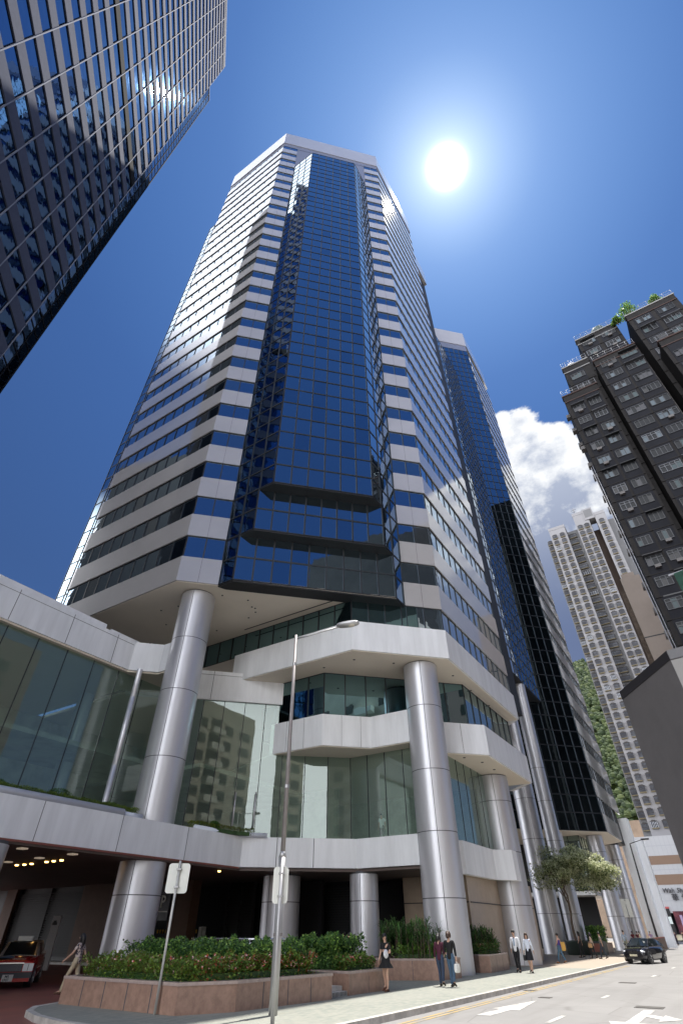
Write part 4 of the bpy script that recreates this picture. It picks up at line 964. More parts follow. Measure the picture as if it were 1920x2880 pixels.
# terrace hedges above the driveway
hb = hedge([(-24.75, 8), (-24.35, 8), (-24.35, 19.1), (-24.75, 19.1)], 6.0, 6.42, 9000, .06, LY, wob=.03)
whole('hedge', hb, 'clipped yellow-green hedge lining the terrace edge on the left', 'hedge', (-24.5, 14, 6), 'hedges on the terrace')
hb = hedge([(-24.7, 22.6), (-24.4, 22.6), (-23.9, 26.2), (-23.4, 27.0), (-24.0, 27.0)], 6.0, 6.38, 2600, .06, LY + LR[1:], wob=.03)
whole('hedge', hb, 'short yellow-green hedge on the terrace right of the tall column', 'hedge', (-24.2, 25, 6), 'hedges on the terrace')
for (x, y, r, lb) in ((-25.7, 15.3, .55, 'round dark bush on the terrace behind the clipped hedge'), (-25.6, 9.5, .5, 'dark bush at the left end of the terrace'), (-25.6, 12.3, .42, 'low dark bush on the terrace left of the round one'), (-25.7, 18.2, .42, 'small dark bush on the terrace beside the slim pole column'), (-24.5, 24.6, .26, 'tiny dark bush behind the short terrace hedge')):
    mb = MB(); mb.ball((x, y, 6.35), (r * .7, r * .8, r * .6), LG[0], 8, 5)
    for i in range(1500):
        a, u = RL.uniform(0, 2 * pi), RL.uniform(-.4, 1); q_ = r * RL.uniform(.6, 1.05) * sqrt(max(0, 1 - u * u * .9)); leaf(mb, (x + q_ * cos(a), y + 1.4 * q_ * sin(a), 6.3 + r * u), .07, RL.choice(LG[:2]))
    whole('bush', mb, lb, 'bush', (x, y, 6))
# =====================================================================  TREE in a dark round planter
def tree(x, y):
    t = thing('street_tree', 'street tree with a pale sunlit crown leaning over the pavement beside the far columns', 'tree', (x, y, 0))
    b = MB(); rt = random.Random(8); tips = []
    def limb(p, d, r, L, lv):
        pts = [p]; q_ = p; dd = d
        for i in range(5):
            dd = (dd + Vector((rt.uniform(-.2, .2), rt.uniform(-.2, .2), rt.uniform(-.02, .14)))).normalized(); q_ = q_ + dd * L / 5; pts.append(q_)
        b.tube(pts, [r * (1 - .12 * i) for i in range(6)], TW, 7, caps=False)
        if lv == 0: tips.append((q_, .8)); return
        for i in range(3 if lv > 1 else 4):
            s_ = pts[rt.choice((2, 3, 4, 5))]; a = rt.uniform(0, 2 * pi)
            limb(s_, (dd + Vector((cos(a), sin(a), rt.uniform(-.1, .5))) * .8).normalized(), r * .55, L * .62, lv - 1)
    limb(Vector((x, y, .9)), Vector((.02, -.02, 1)), .14, 3.4, 3)
    b.build('trunk', t)
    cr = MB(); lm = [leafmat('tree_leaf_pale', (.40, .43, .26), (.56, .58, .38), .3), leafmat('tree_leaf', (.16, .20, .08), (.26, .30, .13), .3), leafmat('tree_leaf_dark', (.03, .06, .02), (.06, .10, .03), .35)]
    def clump(c, r, n):
        for i in range(n):
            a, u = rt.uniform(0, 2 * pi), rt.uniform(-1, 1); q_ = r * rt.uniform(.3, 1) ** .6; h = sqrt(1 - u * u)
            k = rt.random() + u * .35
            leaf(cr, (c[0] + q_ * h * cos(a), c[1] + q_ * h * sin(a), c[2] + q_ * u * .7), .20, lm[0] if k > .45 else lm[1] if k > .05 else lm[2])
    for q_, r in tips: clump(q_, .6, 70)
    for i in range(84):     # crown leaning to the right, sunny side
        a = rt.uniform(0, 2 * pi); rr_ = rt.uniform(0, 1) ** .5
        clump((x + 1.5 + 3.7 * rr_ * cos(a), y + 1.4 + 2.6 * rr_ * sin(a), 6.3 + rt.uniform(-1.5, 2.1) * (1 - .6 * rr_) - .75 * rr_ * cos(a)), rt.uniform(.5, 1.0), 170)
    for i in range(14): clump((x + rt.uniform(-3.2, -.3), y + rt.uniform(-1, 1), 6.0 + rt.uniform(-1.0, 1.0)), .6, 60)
    cr.build('crown', t)
tree(-14.6, 63.0)
b = MB(); dp = mat('planter_dark', (.035, .05, .045), .5); b.lathe([(0, .02), (.95, .02), (1.0, .9), (1.06, .95), (1.02, 1.02), (.9, 1.0), (.85, .9), (0, .9)], dp, (-14.6, 63.0, 0), 28)
whole('round_planter', b, 'dark green round tree planter on the far pavement', 'planter', (-14.6, 63.0, 0))
b = MB(); b.box((-13.9, 64.5, 0), (-12.6, 66.0, .95), dp); b.box((-13.7, 64.46, .2), (-12.8, 64.5, .8), mat('red_panel', (.22, .07, .05), .5))
whole('litter_bin', b, 'low dark box with a red panel behind the walking group', 'bin', (-13.2, 65, 0))
t = thing('plant_cone', 'pale cone shaped bollard behind the walking group', 'bollard', (-14.2, 67, 0)); b = MB(); b.lathe([(.42, 0), (.22, 1.4), (.24, 2.0)], M['kerb'], (-14.0, 72, 0), 14); b.build('body', t)

# =====================================================================  STREET LAMPS, SIGN POSTS
gal = mat('galvanised', (.42, .42, .43), .4, .6, var=.12, vscale=3, stretch=(1, 1, .3)); gbr = mat('lamp_post_brown', (.26, .24, .24), .5, .3, var=.1); wht = mat('sign_back', (.74, .75, .70), .5, var=.04, vscale=2); wpo = mat('pole_grey', (.52, .52, .50), .45, .2, var=.1, vscale=3)
LP = (-11.25, 14.3)
t = thing('street_lamp', 'tall grey street lamp with curved arm in front of the stepped white podium', 'street lamp', (LP[0], LP[1], 0))
b = MB(); b.tube([(LP[0], LP[1], 0), (LP[0], LP[1], 3.35)], .115, gal, 16); b.tube([(LP[0], LP[1], 3.35), (LP[0], LP[1], 3.5)], [.115, .07], gal, 16); b.tube([(LP[0], LP[1], 3.5), (LP[0], LP[1], 10.55)], [.07, .055], gbr, 14)
b.lathe([(.128, 1.55), (.128, 1.62)], gbr, (LP[0], LP[1], 0), 16); b.lathe([(.08, 5.2), (.08, 5.3)], gal, (LP[0], LP[1], 0), 16); b.lathe([(.072, 9.3), (.072, 9.42)], gal, (LP[0], LP[1], 0), 14); b.build('post', t)
b = MB(); hd = Vector((1, .26, 0)).normalized(); b.tube([(LP[0], LP[1], 10.4), tuple(Vector((LP[0], LP[1], 10.45)) + hd * .5), tuple(Vector((LP[0], LP[1], 10.62)) + hd * 1.75)], [.04, .032, .028], gal, 10); b.build('arm', t)
b = MB(); c_ = Vector((LP[0], LP[1], 10.68)) + hd * 2.12
prof = []
for i in range(13):
    a = pi * i / 12; prof.append((c_ + hd * (-.45 * cos(a)), .03 + .15 * sin(a) ** .7))
b.tube([tuple(p) for p, r in prof], [r for p, r in prof], gal, 14); lampo = b.build('lamp_head', t)
for v in lampo.data.vertices: v.co.z = (v.co.z - 10.68) * .62 + 10.68
b = MB(); b.ball(tuple(c_ + hd * .14 + Vector((0, 0, -.05))), (.19, .13, .075), mat('lamp_bowl', (.62, .58, .50), .15, 0, .6), 14, 8); b.build('lamp_bowl', lampo)
lampo.children[0].location = (0, 0, 0)
def backsign(px, py, zt, w, z0, z1, label, rot, leanm=wpo, r=.035, off=.05, rc=.08, shift=0.):
    t = thing('road_sign', label, 'sign', (px, py, 0), 'road signs seen from behind')
    b = MB(); b.tube([(px, py, 0), (px, py, zt)], r, leanm, 12); b.build('post', t)
    b = MB(); ux, uy = cos(rot), sin(rot); P = []
    for (sx, sz) in ((1, 1), (-1, 1), (-1, -1), (1, -1)):
        for k in range(5):
            a = pi / 2 * (k / 4) + {(1, 1): 0, (-1, 1): pi / 2, (-1, -1): pi, (1, -1): 3 * pi / 2}[(sx, sz)]
            P.append((sx * (w / 2 - rc) + rc * cos(a) + shift, (z0 + z1) / 2 + sz * ((z1 - z0) / 2 - rc) + rc * sin(a)))
    nx, ny = -sin(rot), cos(rot)    # plate stands beyond the post
    f = [(px + ux * a + nx * off, py + uy * a + ny * off, z) for a, z in P]; g_ = [(x + nx * .012, y + ny * .012, z) for x, y, z in f]
    b.face(f[::-1], wht); b.face(g_, wht)
    for i in range(len(f)): j = (i + 1) % len(f); b.face([f[i], f[j], g_[j], g_[i]], wht)
    b.build('plate', t)
    b = MB()
    for z in (z0 + .15, z1 - .15): b.box((px - .07, py - .05, z - .02), (px + .07, py + .06, z + .02), gal, rot=rot)
    b.build('bracket', t); return t
backsign(-13.9, 12.75, 3.28, .62, 2.5, 3.22, 'thin white sign post with square plate seen from behind, left of the lamp', radians(AL + 5))
backsign(-10.15, 12.9, 3.02, .40, 2.20, 2.98, 'tall blank white sign plate from behind on a post beside the street lamp', radians(AL + 12), gal, .05, .06)
# far street lamp and sign
t = thing('street_lamp', 'thin black street lamp far down the road in front of the white shopping building', 'street lamp', (-11.4, 93, 0))
b = MB(); bk = mat('black_paint', (.02, .02, .022), .5); b.tube([(-11.4, 93, 0), (-11.4, 93, 4.0), (-11.2, 93, 11.2)], [.14, .12, .08], bk, 10); b.build('post', t)
b = MB(); b.tube([(-11.2, 93, 11.15), (-9.5, 93, 11.55)], .05, bk, 8); b.build('arm', t)
b = MB(); b.box((-9.6, 92.85, 11.48), (-8.6, 93.15, 11.66), bk); b.box((-9.4, 92.9, 11.44), (-8.9, 93.1, 11.48), wht); b.build('lamp_head', t)
backsign(-12.2, 81, 4.1, 1.1, 2.9, 4.6, 'grey square sign plate on a thin post in front of the far columns', radians(AL), wpo, .04)
# orange hanging street banner sign on far column, rail behind hedge
b = MB(); b.box((-12.1, 96, 7.4), (-11.3, 96.1, 8.5), mat('orange_sign', (.75, .30, .06), .5)); b.box((-12.0, 96.05, 0), (-11.85, 96.15, 8.6), mat('orange_post', (.45, .27, .12), .5)); b.box((-11.95, 95.98, 7.6), (-11.45, 96, 8.2), wht)
whole('hanging_sign', b, 'small orange and white sign on a slim ochre post far down the pavement', 'sign', (-11.7, 96, 0))
b = MB(); b.box((-12.6, 95.5, 0), (-10.9, 97.5, 14.6), M['white']); b.prism([(-12.6, 97.5), (-10.0, 97.5), (-10.0, 99), (-12.6, 99)], 0, 12.0, M['white'])
whole('pylon_wall', b, 'pale panelled end wall with a stepped top behind the last column', 'wall', (-11.7, 96.5, 0))
b = MB(); rm = mat('hand_rail', (.55, .56, .58), .25, .9); b.tube([(-19.3, 19.0, 1.42), (-15.0, 19.9, 1.42)], .04, rm, 8); b.tube([(-19.3, 19.0, 1.30), (-15.0, 19.9, 1.30)], .025, rm, 8)
for i in range(6): q_ = lin((-19.3, 19.0), (-15.0, 19.9), i / 5); b.tube([(q_[0], q_[1], 0), (q_[0], q_[1], 1.42)], .025, rm, 8)
whole('hand_rail', b, 'steel hand rail behind the hedge of the corner planter', 'railing', (-17, 19.4, 0))
b = MB(); b.box((-13.9, 18.7, 0), (-12.4, 19.7, .12), M['kerb']); b.box((-13.9, 18.9, .12), (-12.6, 19.7, .24), M['kerb'])
for i in range(12): b.box((-12.402, 18.74 + i * .08, .01), (-12.398, 18.77 + i * .08, .115), M['mull'])
whole('step', b, 'pale stone step in the gap between the two nearest planters', 'step', (-13, 19.2, 0))
# parking sign, notice board, chevron barrier
def signbox():
    y = 29.5
    t = thing('parking_sign', 'black car park sign with a white P beside the big shaded column', 'sign', (-32.4, 29.2, 0))
    b = MB(); b.box((-33.1, 29.1, 2.2), (-32.1, 29.25, 4.1), mat('sign_black', (.012, .012, .02), .4)); b.build('board', t)
    o = text_mesh('P', .95, wht, .01); o.name = 'letter'; o.parent = t; o.location = (-32.95 + 32.4, -.12, 2.85); o.rotation_euler = (pi / 2, 0, 0)
    b = MB(); b.box((-33.0, 29.08, 2.62), (-32.2, 29.1, 2.68), wht); b.build('arrow_line', t)
    t = thing('notice_board', 'slim grey taxi stand notice post with a small car symbol beside the red taxi', 'sign', (-33.6, 22.3, 0))
    b = MB(); b.box((-33.85, 22.25, .02), (-33.35, 22.35, 2.35), mat('notice_grey', (.40, .40, .41), .4), rot=.35); b.build('board', t)
    b = MB(); b.box((-33.74, 22.21, 1.93), (-33.46, 22.24, 2.05), bk, rot=.35); b.box((-33.68, 22.205, 2.05), (-33.52, 22.235, 2.13), bk, rot=.35)
    for z in (1.55, 1.48, 1.40, 1.0, .94): b.box((-33.72, 22.215, z), (-33.5, 22.235, z + .025), M['mull2'], rot=.35)
    b.build('symbol', t)
    t = thing('parking_barrier', 'yellow and black striped barrier arm inside the dark car park entrance', 'barrier', (-36, 33, 0))
    ye = mat('barrier_yellow', (.75, .42, .03), .5)
    b = MB()
    for i in range(16):
        x = -37.2 + i * .28; b.prism([(x, 33.0), (x + .14, 33.0), (x + .14, 33.06), (x, 33.06)], 1.55, 1.75, ye); b.prism([(x + .14, 33.0), (x + .28, 33.0), (x + .28, 33.06), (x + .14, 33.06)], 1.55, 1.75, bk)
    b.build('arm', t); b = MB(); b.box((-32.8, 32.8, 0), (-32.5, 33.2, 1.9), wht); b.box((-35.4, 34.4, .3), (-34.6, 34.6, 1.2), wht); b.build('cabinet', t)
signbox()
# barrier of dark brown posts along the far bend
t = thing('roadside_barrier', 'long row of brown posts forming a barrier along the far kerb', 'barrier', (-11, 88, 0))
bp_ = mat('barrier_brown', (.16, .10, .07), .7)
path = [(-10.0, 80), (-10.6, 90), (-11.6, 102), (-13.6, 118), (-16.4, 134)]
n = 44
proto = MB(); proto.box((-.19, -.3, 0), (.19, .3, 1.05), bp_); proto.box((-.21, -.32, 1.05), (.21, .32, 1.12), mat('rail_red', (.25, .08, .06), .6))
def along(s_):
    Ls = [hypot(path[i + 1][0] - path[i][0], path[i + 1][1] - path[i][1]) for i in range(len(path) - 1)]; d_ = s_ * sum(Ls)
    for i, L in enumerate(Ls):
        if d_ <= L: return lin(path[i], path[i + 1], d_ / L)
        d_ -= L
    return path[-1]
first = None
for i in range(n):
    p = along(i / (n - 1))
    if first is None: first = proto.build('post', off=(0, 0, 0)); o = first
    else: o = first.copy(); COL.objects.link(o)
    o.parent = t; o.location = (p[0] - t.location.x, p[1] - t.location.y, .0)

# =====================================================================  VEHICLES (local +X is forward)
tyre = mat('tyre', (.02, .02, .02), .8); rimm = mat('rim', (.35, .35, .36), .3, .8); cgl = mat('car_glass', (.015, .02, .022), .05, 0, .9); hl = mat('headlight', (.75, .78, .82), .12, .3, .8); blk = mat('car_trim', (.02, .02, .022), .4)
def loft(mb, secs, m, smooth=True, mf=None):
    n = len(secs[0]); i0 = len(mb.v)
    for s_ in secs: mb.v += [tuple(p) for p in s_]
    for j in range(len(secs) - 1):
        for t in range(n):
            a, b_ = i0 + j * n + t, i0 + j * n + (t + 1) % n
            mm = mf(j, t) if mf else m
            mb.f.append((a, b_, b_ + n, a + n)); mb.mi.append(mb.mid(mm)); mb.sm.append(smooth)
    mb.f.append(tuple(i0 + n - 1 - t for t in range(n))); mb.mi.append(mb.mid(m)); mb.sm.append(False)
    mb.f.append(tuple(i0 + (len(secs) - 1) * n + t for t in range(n))); mb.mi.append(mb.mid(m)); mb.sm.append(False)
def vehicle(name, label, loc, head, paint, roofpaint, prof, cab, W2, wb, wr, group=None, lower=None):
    t = thing(name, label, 'car', loc, group); t.rotation_euler = (0, 0, head)
    def bld(mb, nm, par=t):
        o = mb.build(nm, off=(0, 0, 0)); o.parent = par; return o
    mb = MB(); secs = []
    for x, zb, zt, w in prof:
        half = [(.0, zb), (w * .86, zb), (w * .97, zb + .10), (w, zb + (zt - zb) * .45), (w * .985, zb + (zt - zb) * .75), (w * .90, zt - .02), (w * .6, zt + .015), (0, zt + .03)]
        secs.append([(x, y, z) for y, z in half] + [(x, -y, z) for y, z in half[-2:0:-1]])
    loft(mb, secs, paint, True, (lambda j, k: lower if lower and k in (0, 1, 12, 13) else paint))
    body = bld(mb, 'body')
    mb = MB(); secs = []
    for x, zb, zt, w, wt in cab:
        half = [(0, zb), (w, zb), (w * .985, zb + (zt - zb) * .1), (wt, zb + (zt - zb) * .90), (wt * .90, zt), (0, zt + .02)]
        secs.append([(x, y, z) for y, z in half] + [(x, -y, z) for y, z in half[-2:0:-1]])
    ncab = len(cab)
    loft(mb, secs, cgl, False, lambda j, k: (roofpaint if k in (3, 4, 5, 6) and 0 < j < ncab - 2 else (roofpaint if k in (3, 6) else cgl)))
    cabo = bld(mb, 'cabin')
    for s_ in (-1, 1):
        rails = [((c[0], s_ * c[3] * .99, c[1]), (c[0], s_ * c[4], c[1] + (c[2] - c[1]) * .92), .03) for c in cab[1:-1]]
        a, e = cab[0], cab[1]; rails.append(((a[0], s_ * a[3], a[1]), (e[0], s_ * e[4] * .97, e[2] - .02), .035))
        a, e = cab[-1], cab[-2]; rails.append(((a[0], s_ * a[3], a[1]), (e[0], s_ * e[4] * .97, e[2] - .02), .045))
        for p_, q_, r_ in rails: mb = MB(); mb.tube([p_, q_], r_, roofpaint, 6); bld(mb, 'pillar')
    for x in wb:
        for s_ in (-1, 1):
            mb = MB(); y0, y1 = s_ * (W2 - .24), s_ * (W2 - .005)
            mb.tube([(x, y0, wr), (x, y1, wr)], wr, tyre, 24); w_ = bld(mb, 'wheel')
            mb = MB(); mb.tube([(x, y1, wr), (x, y1 + s_ * .008, wr)], wr * .66, tyre, 20)
            for k in range(5):
                a = 2 * pi * k / 5; mb.tube([(x, y1 + s_ * .014, wr), (x + cos(a) * wr * .62, y1 + s_ * .014, wr + sin(a) * wr * .62)], .035, rimm, 6)
            mb.tube([(x, y1 + s_ * .004, wr), (x, y1 + s_ * .02, wr)], wr * .16, rimm, 12); bld(mb, 'rim', w_)
            mb = MB(); mb.tube([(x, s_ * (W2 - .28), wr + .02), (x, s_ * (W2 - .004), wr + .02)], wr * 1.17, blk, 24); bld(mb, 'wheel_arch')
    for s_ in (-1, 1):
        mb = MB(); xm = cab[0][0] - .25; mb.ball((xm, s_ * (W2 + .10), cab[0][1] + .12), (.06, .10, .07), roofpaint, 8, 5); bld(mb, 'mirror')
    return t, bld
# taxi, front towards the camera's right
red = mat('taxi_red', (.52, .02, .02), .25, 0, .5, coat=.6); silver = mat('taxi_silver', (.30, .27, .24), .3, .5); bump = mat('taxi_bumper', (.06, .06, .07), .5)
tl = Vector((-26.9, 17.2, 0))
hd_ = atan2(-.62, .78)
tx, bl = vehicle('taxi', 'red taxi with silver roof waiting under the driveway roof at the left edge', (-28.0, 17.35, -.126), hd_, red, silver,
    [(-2.3, .35, .90, .72), (-2.2, .24, .98, .80), (-1.2, .2, .98, .845), (0, .2, .98, .85), (1.0, .2, .97, .845), (2.05, .22, .86, .82), (2.28, .26, .80, .78)],
    [(1.05, .95, .99, .74, .68), (.45, .95, 1.42, .74, .60), (-1.1, .95, 1.46, .74, .60), (-1.75, .95, 1.02, .72, .66)], .85, (1.38, -1.3), .31)
mb = MB(); mb.box((2.22, -.42, .52), (2.31, .42, .76), blk)
for i in range(7): mb.box((2.31, -.41, .54 + i * .03), (2.315, .41, .55 + i * .03), M['mull2'])
mb.box((2.22, -.46, .76), (2.32, .46, .80), mat('chrome', (.7, .7, .72), .15, 1)); bl(mb, 'grille')
for s_ in (-1, 1): mb = MB(); mb.box((2.18, s_ * .64 - .19, .53), (2.315, s_ * .64 + .19, .77), hl); mb.box((2.19, s_ * .64 - .01, .54), (2.322, s_ * .64 + .01, .76), blk); bl(mb, 'headlight')
mb = MB(); mb.box((2.2, -.84, .33), (2.40, .84, .50), bump); mb.box((2.2, -.8, .22), (2.36, .8, .33), red); bl(mb, 'bumper')
mb = MB(); mb.box((2.40, -.20, .23), (2.412, .20, .44), wht); pl_ = bl(mb, 'number_plate')
for tt, yy, zz in (('MR', -.10, .345), ('6907', -.165, .245)):
    o = text_mesh(tt, .115, blk, .002); o.name = 'plate_letters'; o.parent = pl_; o.rotation_euler = (pi / 2, 0, pi / 2); o.location = (2.414, yy, zz)
gsm = mat('taxi_green', (.02, .30, .16), .4)
mb = MB(); f = [(2.402, .5 + .16 * -cos(pi * i / 12), .36 + .15 * sin(pi * i / 12)) for i in range(13)]; mb.face(f, gsm); bd_ = bl(mb, 'seat_badge')
badge_p = (2.402, -.62)
mb = MB(); f = [(2.404, -.60 + .17 * cos(pi * i / 12), .35 + .16 * sin(pi * i / 12)) for i in range(13)]; mb.face(f, gsm)
bd_.data = bd_.data.copy(); me_ = mb.build('tmpb', off=(0, 0, 0)); bd_.data = me_.data; bpy.data.objects.remove(me_)
o = text_mesh('5', .11, wht, .002); o.name = 'badge_number'; o.parent = bd_; o.rotation_euler = (pi / 2, 0, pi / 2); o.location = (2.407, -.635, .375)
mb = MB(); bluep = mat('taxi_ad_blue', (.03, .14, .26), .3)
for s_ in (-1,): mb.box((-1.9, s_ * .853 - .008, .36), (1.0, s_ * .853 + .008, .86), bluep)
bl(mb, 'side_panel')
mb = MB(); mb.ball((1.3, -.42, .945), (.62, .38, .04), bluep, 20, 8); bl(mb, 'bonnet_sticker')
mb = MB(); mb.box((.2, -.3, 1.46), (.42, .3, 1.62), wht); bl(mb, 'roof_sign')
# black hatchback
bkp = mat('car_black', (.012, .012, .016), .12, 0, .6, coat=1.0)
cr_, bl = vehicle('parked_car', 'black hatchback driving towards the camera beside the kerb', (-7.75, 53.6, -.13), radians(-90 - 13), bkp, bkp,
    [(-2.1, .40, .85, .70), (-2.05, .26, .98, .80), (-1.2, .2, 1.0, .87), (0, .2, .98, .88), (.9, .2, .95, .87), (1.7, .22, .82, .83), (2.02, .26, .70, .74), (2.1, .3, .6, .66)],
    [(1.0, .93, .97, .78, .70), (.25, .93, 1.39, .77, .60), (-1.0, .93, 1.42, .77, .60), (-1.75, .95, 1.25, .75, .58), (-2.05, .95, 1.0, .72, .66)], .88, (1.32, -1.28), .32)
for s_ in (-1, 1): mb = MB(); mb.ball((1.86, s_ * .62, .66), (.20, .16, .08), hl, 12, 8); bl(mb, 'headlight')
mb = MB(); mb.box((1.98, -.30, .56), (2.11, -.03, .70), blk); mb.box((1.98, .03, .56), (2.11, .30, .70), blk); bl(mb, 'grille')
mb = MB(); mb.box((2.06, -.5, .26), (2.12, .5, .38), blk); bl(mb, 'air_intake')
mb = MB(); mb.box((2.10, -.26, .42), (2.125, .26, .53), mat('plate_yellow', (.62, .58, .42), .5)); bl(mb, 'number_plate')
mb = MB(); mb.box((.62, .38, 1.12), (.64, .50, 1.22), wht); o = bl(mb, 'windscreen_sticker'); o.location = (0.05, 0, .02)
# distant small cars near the shops
# =====================================================================  PEOPLE (local +X is the way they face)
SKIN = [mat('skin_a', (.55, .34, .25), .5), mat('skin_b', (.42, .25, .18), .5)]
HAIR = [mat('hair_black', (.012, .010, .010), .45), mat('hair_brown', (.05, .025, .015), .45)]
EYE = mat('eye_dark', (.02, .015, .012), .3); LIP = mat('lips', (.38, .14, .12), .5)
CM = {}
def cloth(c, pat=None):
    k = (c, pat)
    if k not in CM: CM[k] = mat('cloth', c, .85, var=.12, vscale=14) if pat is None else mat('patterned_cloth', c, .85, col2=pat, vscale=16, thr=(.46, .54))
    return CM[k]
def skin(verts, edges, radii, m, root=0, sub=2):
    me = bpy.data.meshes.new('sk'); me.from_pydata(verts, edges, [])
    o = bpy.data.objects.new('sk', me); COL.objects.link(o)
    md = o.modifiers.new('s', 'SKIN'); md.use_smooth_shade = True
    sv = me.skin_vertices[0].data
    for i, r in enumerate(radii): sv[i].radius = (r, r) if not isinstance(r, tuple) else r
    for i in range(len(verts)): sv[i].use_root = (i == root)
    s2 = o.modifiers.new('u', 'SUBSURF'); s2.levels = s2.render_levels = sub
    dg = bpy.context.evaluated_depsgraph_get(); out = bpy.data.meshes.new_from_object(o.evaluated_get(dg))
    bpy.data.objects.remove(o); bpy.data.meshes.remove(me)
    out.materials.clear(); out.materials.append(m)
    return out
def merge(mes, mb=None):
    """join evaluated meshes and an MB into one mesh"""
    big = MB()
    for me in mes:
        i0 = len(big.v); big.v += [tuple(v.co) for v in me.vertices]
        k = big.mid(me.materials[0])
        for p in me.polygons: big.f.append(tuple(i0 + q for q in p.vertices)); big.mi.append(k); big.sm.append(True)
    if mb:
        i0 = len(big.v); big.v += mb.v
        for f, mi, sm in zip(mb.f, mb.mi, mb.sm): big.f.append(tuple(i0 + q for q in f)); big.mi.append(big.mid(mb.mats[mi])); big.sm.append(sm)
    return big
def person(label, x, y, face, h=1.68, stride=.0, arms=(0, 0), elbow=(0, 0), top=(.8, .8, .8), pat=None, sleeve=1, bottom='trousers', bcol=(.03, .03, .04), shoes=(.03, .025, .02), hair='short', hc=0, sk=0, fem=False, z=0., near=True, group='pedestrians on the pavement', lean=0., extra=None, turn=0., low=False, hem=.52):
    """face: world heading in degrees (0 = +X, 90 = +Y); arms: forward swing of (left, right) hand in metres"""
    t = thing('person', label, 'person', (x, y, z), group); t.rotation_euler = (0, 0, radians(face)); S = h / 1.70
    sh = .155 if fem else .185; hipw = .095 if fem else .085
    sc = lambda v: (v[0] * S, v[1] * S, v[2] * S)
    J = {}
    lift = .05 if stride else 0
    drop = .02 if stride else 0
    for s_, sd, f in (('L', 1, 1), ('R', -1, -1)):
        fx = f * stride / 2; back = fx < 0
        J['hip' + s_] = (0, sd * hipw, .90 - drop); ank = (fx, sd * .085, .09 + (lift * 1.6 if back else 0))
        kx = fx * .5 + (.05 if stride else .015); J['knee' + s_] = (kx, sd * .088, .49 - (drop if not back else .0)); J['ank' + s_] = ank
        J['toe' + s_] = (ank[0] + (.17 if not back else .13), sd * .10, .035 if not back else .03); J['heel' + s_] = (ank[0] - .05, sd * .085, ank[2] - .05)
    lx = lean
    J['pel'] = (0, 0, .95 - drop); J['waist'] = (lx * .3, 0, 1.08 - drop); J['chest'] = (lx * .7, 0, 1.27 - drop); J['neck'] = (lx, 0, 1.42 - drop); J['nk2'] = (lx * 1.1 + .01, 0, 1.48 - drop)
    for i, (s_, sd) in enumerate((('L', 1), ('R', -1))):
        ax = arms[i]; eb = elbow[i]
        shx = lx * .9; J['sho' + s_] = (shx, sd * sh, 1.375 - drop)
        J['elb' + s_] = (shx + ax * .45 - .02, sd * (sh + .055), 1.11 - drop + abs(ax) * .08)
        if eb: J['wri' + s_] = (J['elb' + s_][0] + .20 * eb + .02, sd * (sh + .055 - .10 * eb), J['elb' + s_][2] + .24 * (eb * 2 - 1) * .5 - .02)
        else: J['wri' + s_] = (shx + ax, sd * (sh + .075), .885 - drop + abs(ax) * .25)
    V, E, Rr = [], [], []
    tk = .80; lk = .74 if bottom in ('trousers', 'jeans') else 1.
    def add(n, r, par=None):
        V.append(sc(J[n] if isinstance(n, str) else n)); Rr.append(r * S if not isinstance(r, tuple) else (r[0] * S, r[1] * S))
        if par is not None: E.append((par, len(V) - 1))
        return len(V) - 1
    a = add('pel', (.125 * tk, .105 * tk)); w = add('waist', (.108 * tk, .09 * tk), a); c = add('chest', (.125 * tk, .10 * tk), w); nk = add('neck', .058, c); n2 = add('nk2', .052, nk)
    jw = add((J['nk2'][0] + .025, 0, J['nk2'][2] + .055), (.062, .062), n2); cr = add((J['nk2'][0] + .015, 0, J['nk2'][2] + .125), (.080, .088), jw); add((J['nk2'][0] + .0, 0, J['nk2'][2] + .185), (.055, .06), cr)
    hands = []
    for s_, sd in (('L', 1), ('R', -1)):
        s0 = add('sho' + s_, .052, c); e0 = add('elb' + s_, .038, s0); w0 = add('wri' + s_, .026, e0)
        d = (Vector(J['wri' + s_]) - Vector(J['elb' + s_])).normalized(); p = Vector(J['wri' + s_])
        palm = add(tuple(p + d * .055), (.034, .018), w0)
        if near:
            side = Vector((1, 0, 0)) if abs(d.z) > .7 else Vector((0, 0, 1)); curl = Vector((0, -sd, 0)) * .25
            for k, (o_, L) in enumerate(((-.026, .062), (-.009, .075), (.009, .072), (.026, .058))):
                f0 = add(tuple(p + d * .085 + side * o_), .0095, palm); f1 = add(tuple(p + d * (.085 + L * .55) + side * o_ * 1.15 + curl * .03), .0085, f0); add(tuple(p + d * (.085 + L * .95) + side * o_ * 1.2 + curl * .10), .0075, f1)
            t0 = add(tuple(p + d * .045 + side * .035), .0105, palm); add(tuple(p + d * .085 + side * .052 + curl * .05), .0085, t0)
        else: add(tuple(p + d * .13), .018, palm)
    for s_ in 'LR':
        h0 = add('hip' + s_, .088 * lk, a); k0 = add('knee' + s_, .056 * lk, h0)
        mid_ = tuple((Vector(J['knee' + s_]) * .62 + Vector(J['ank' + s_]) * .38) + Vector((-.02, 0, 0))); m0 = add(mid_, .054 * lk, k0); a0 = add('ank' + s_, .034, m0); add('toe' + s_, .030, a0)
    body = skin(V, E, Rr, SKIN[sk], 0, 2 if near else 1)
    mb = MB(); hx, hz_ = J['nk2'][0] + .02, J['nk2'][2] + .10
    tq = radians(turn)
    def hp(px, py, pz): return ((hx + px * cos(tq) - py * sin(tq)) * S, (px * sin(tq) + py * cos(tq)) * S, (hz_ + pz) * S)
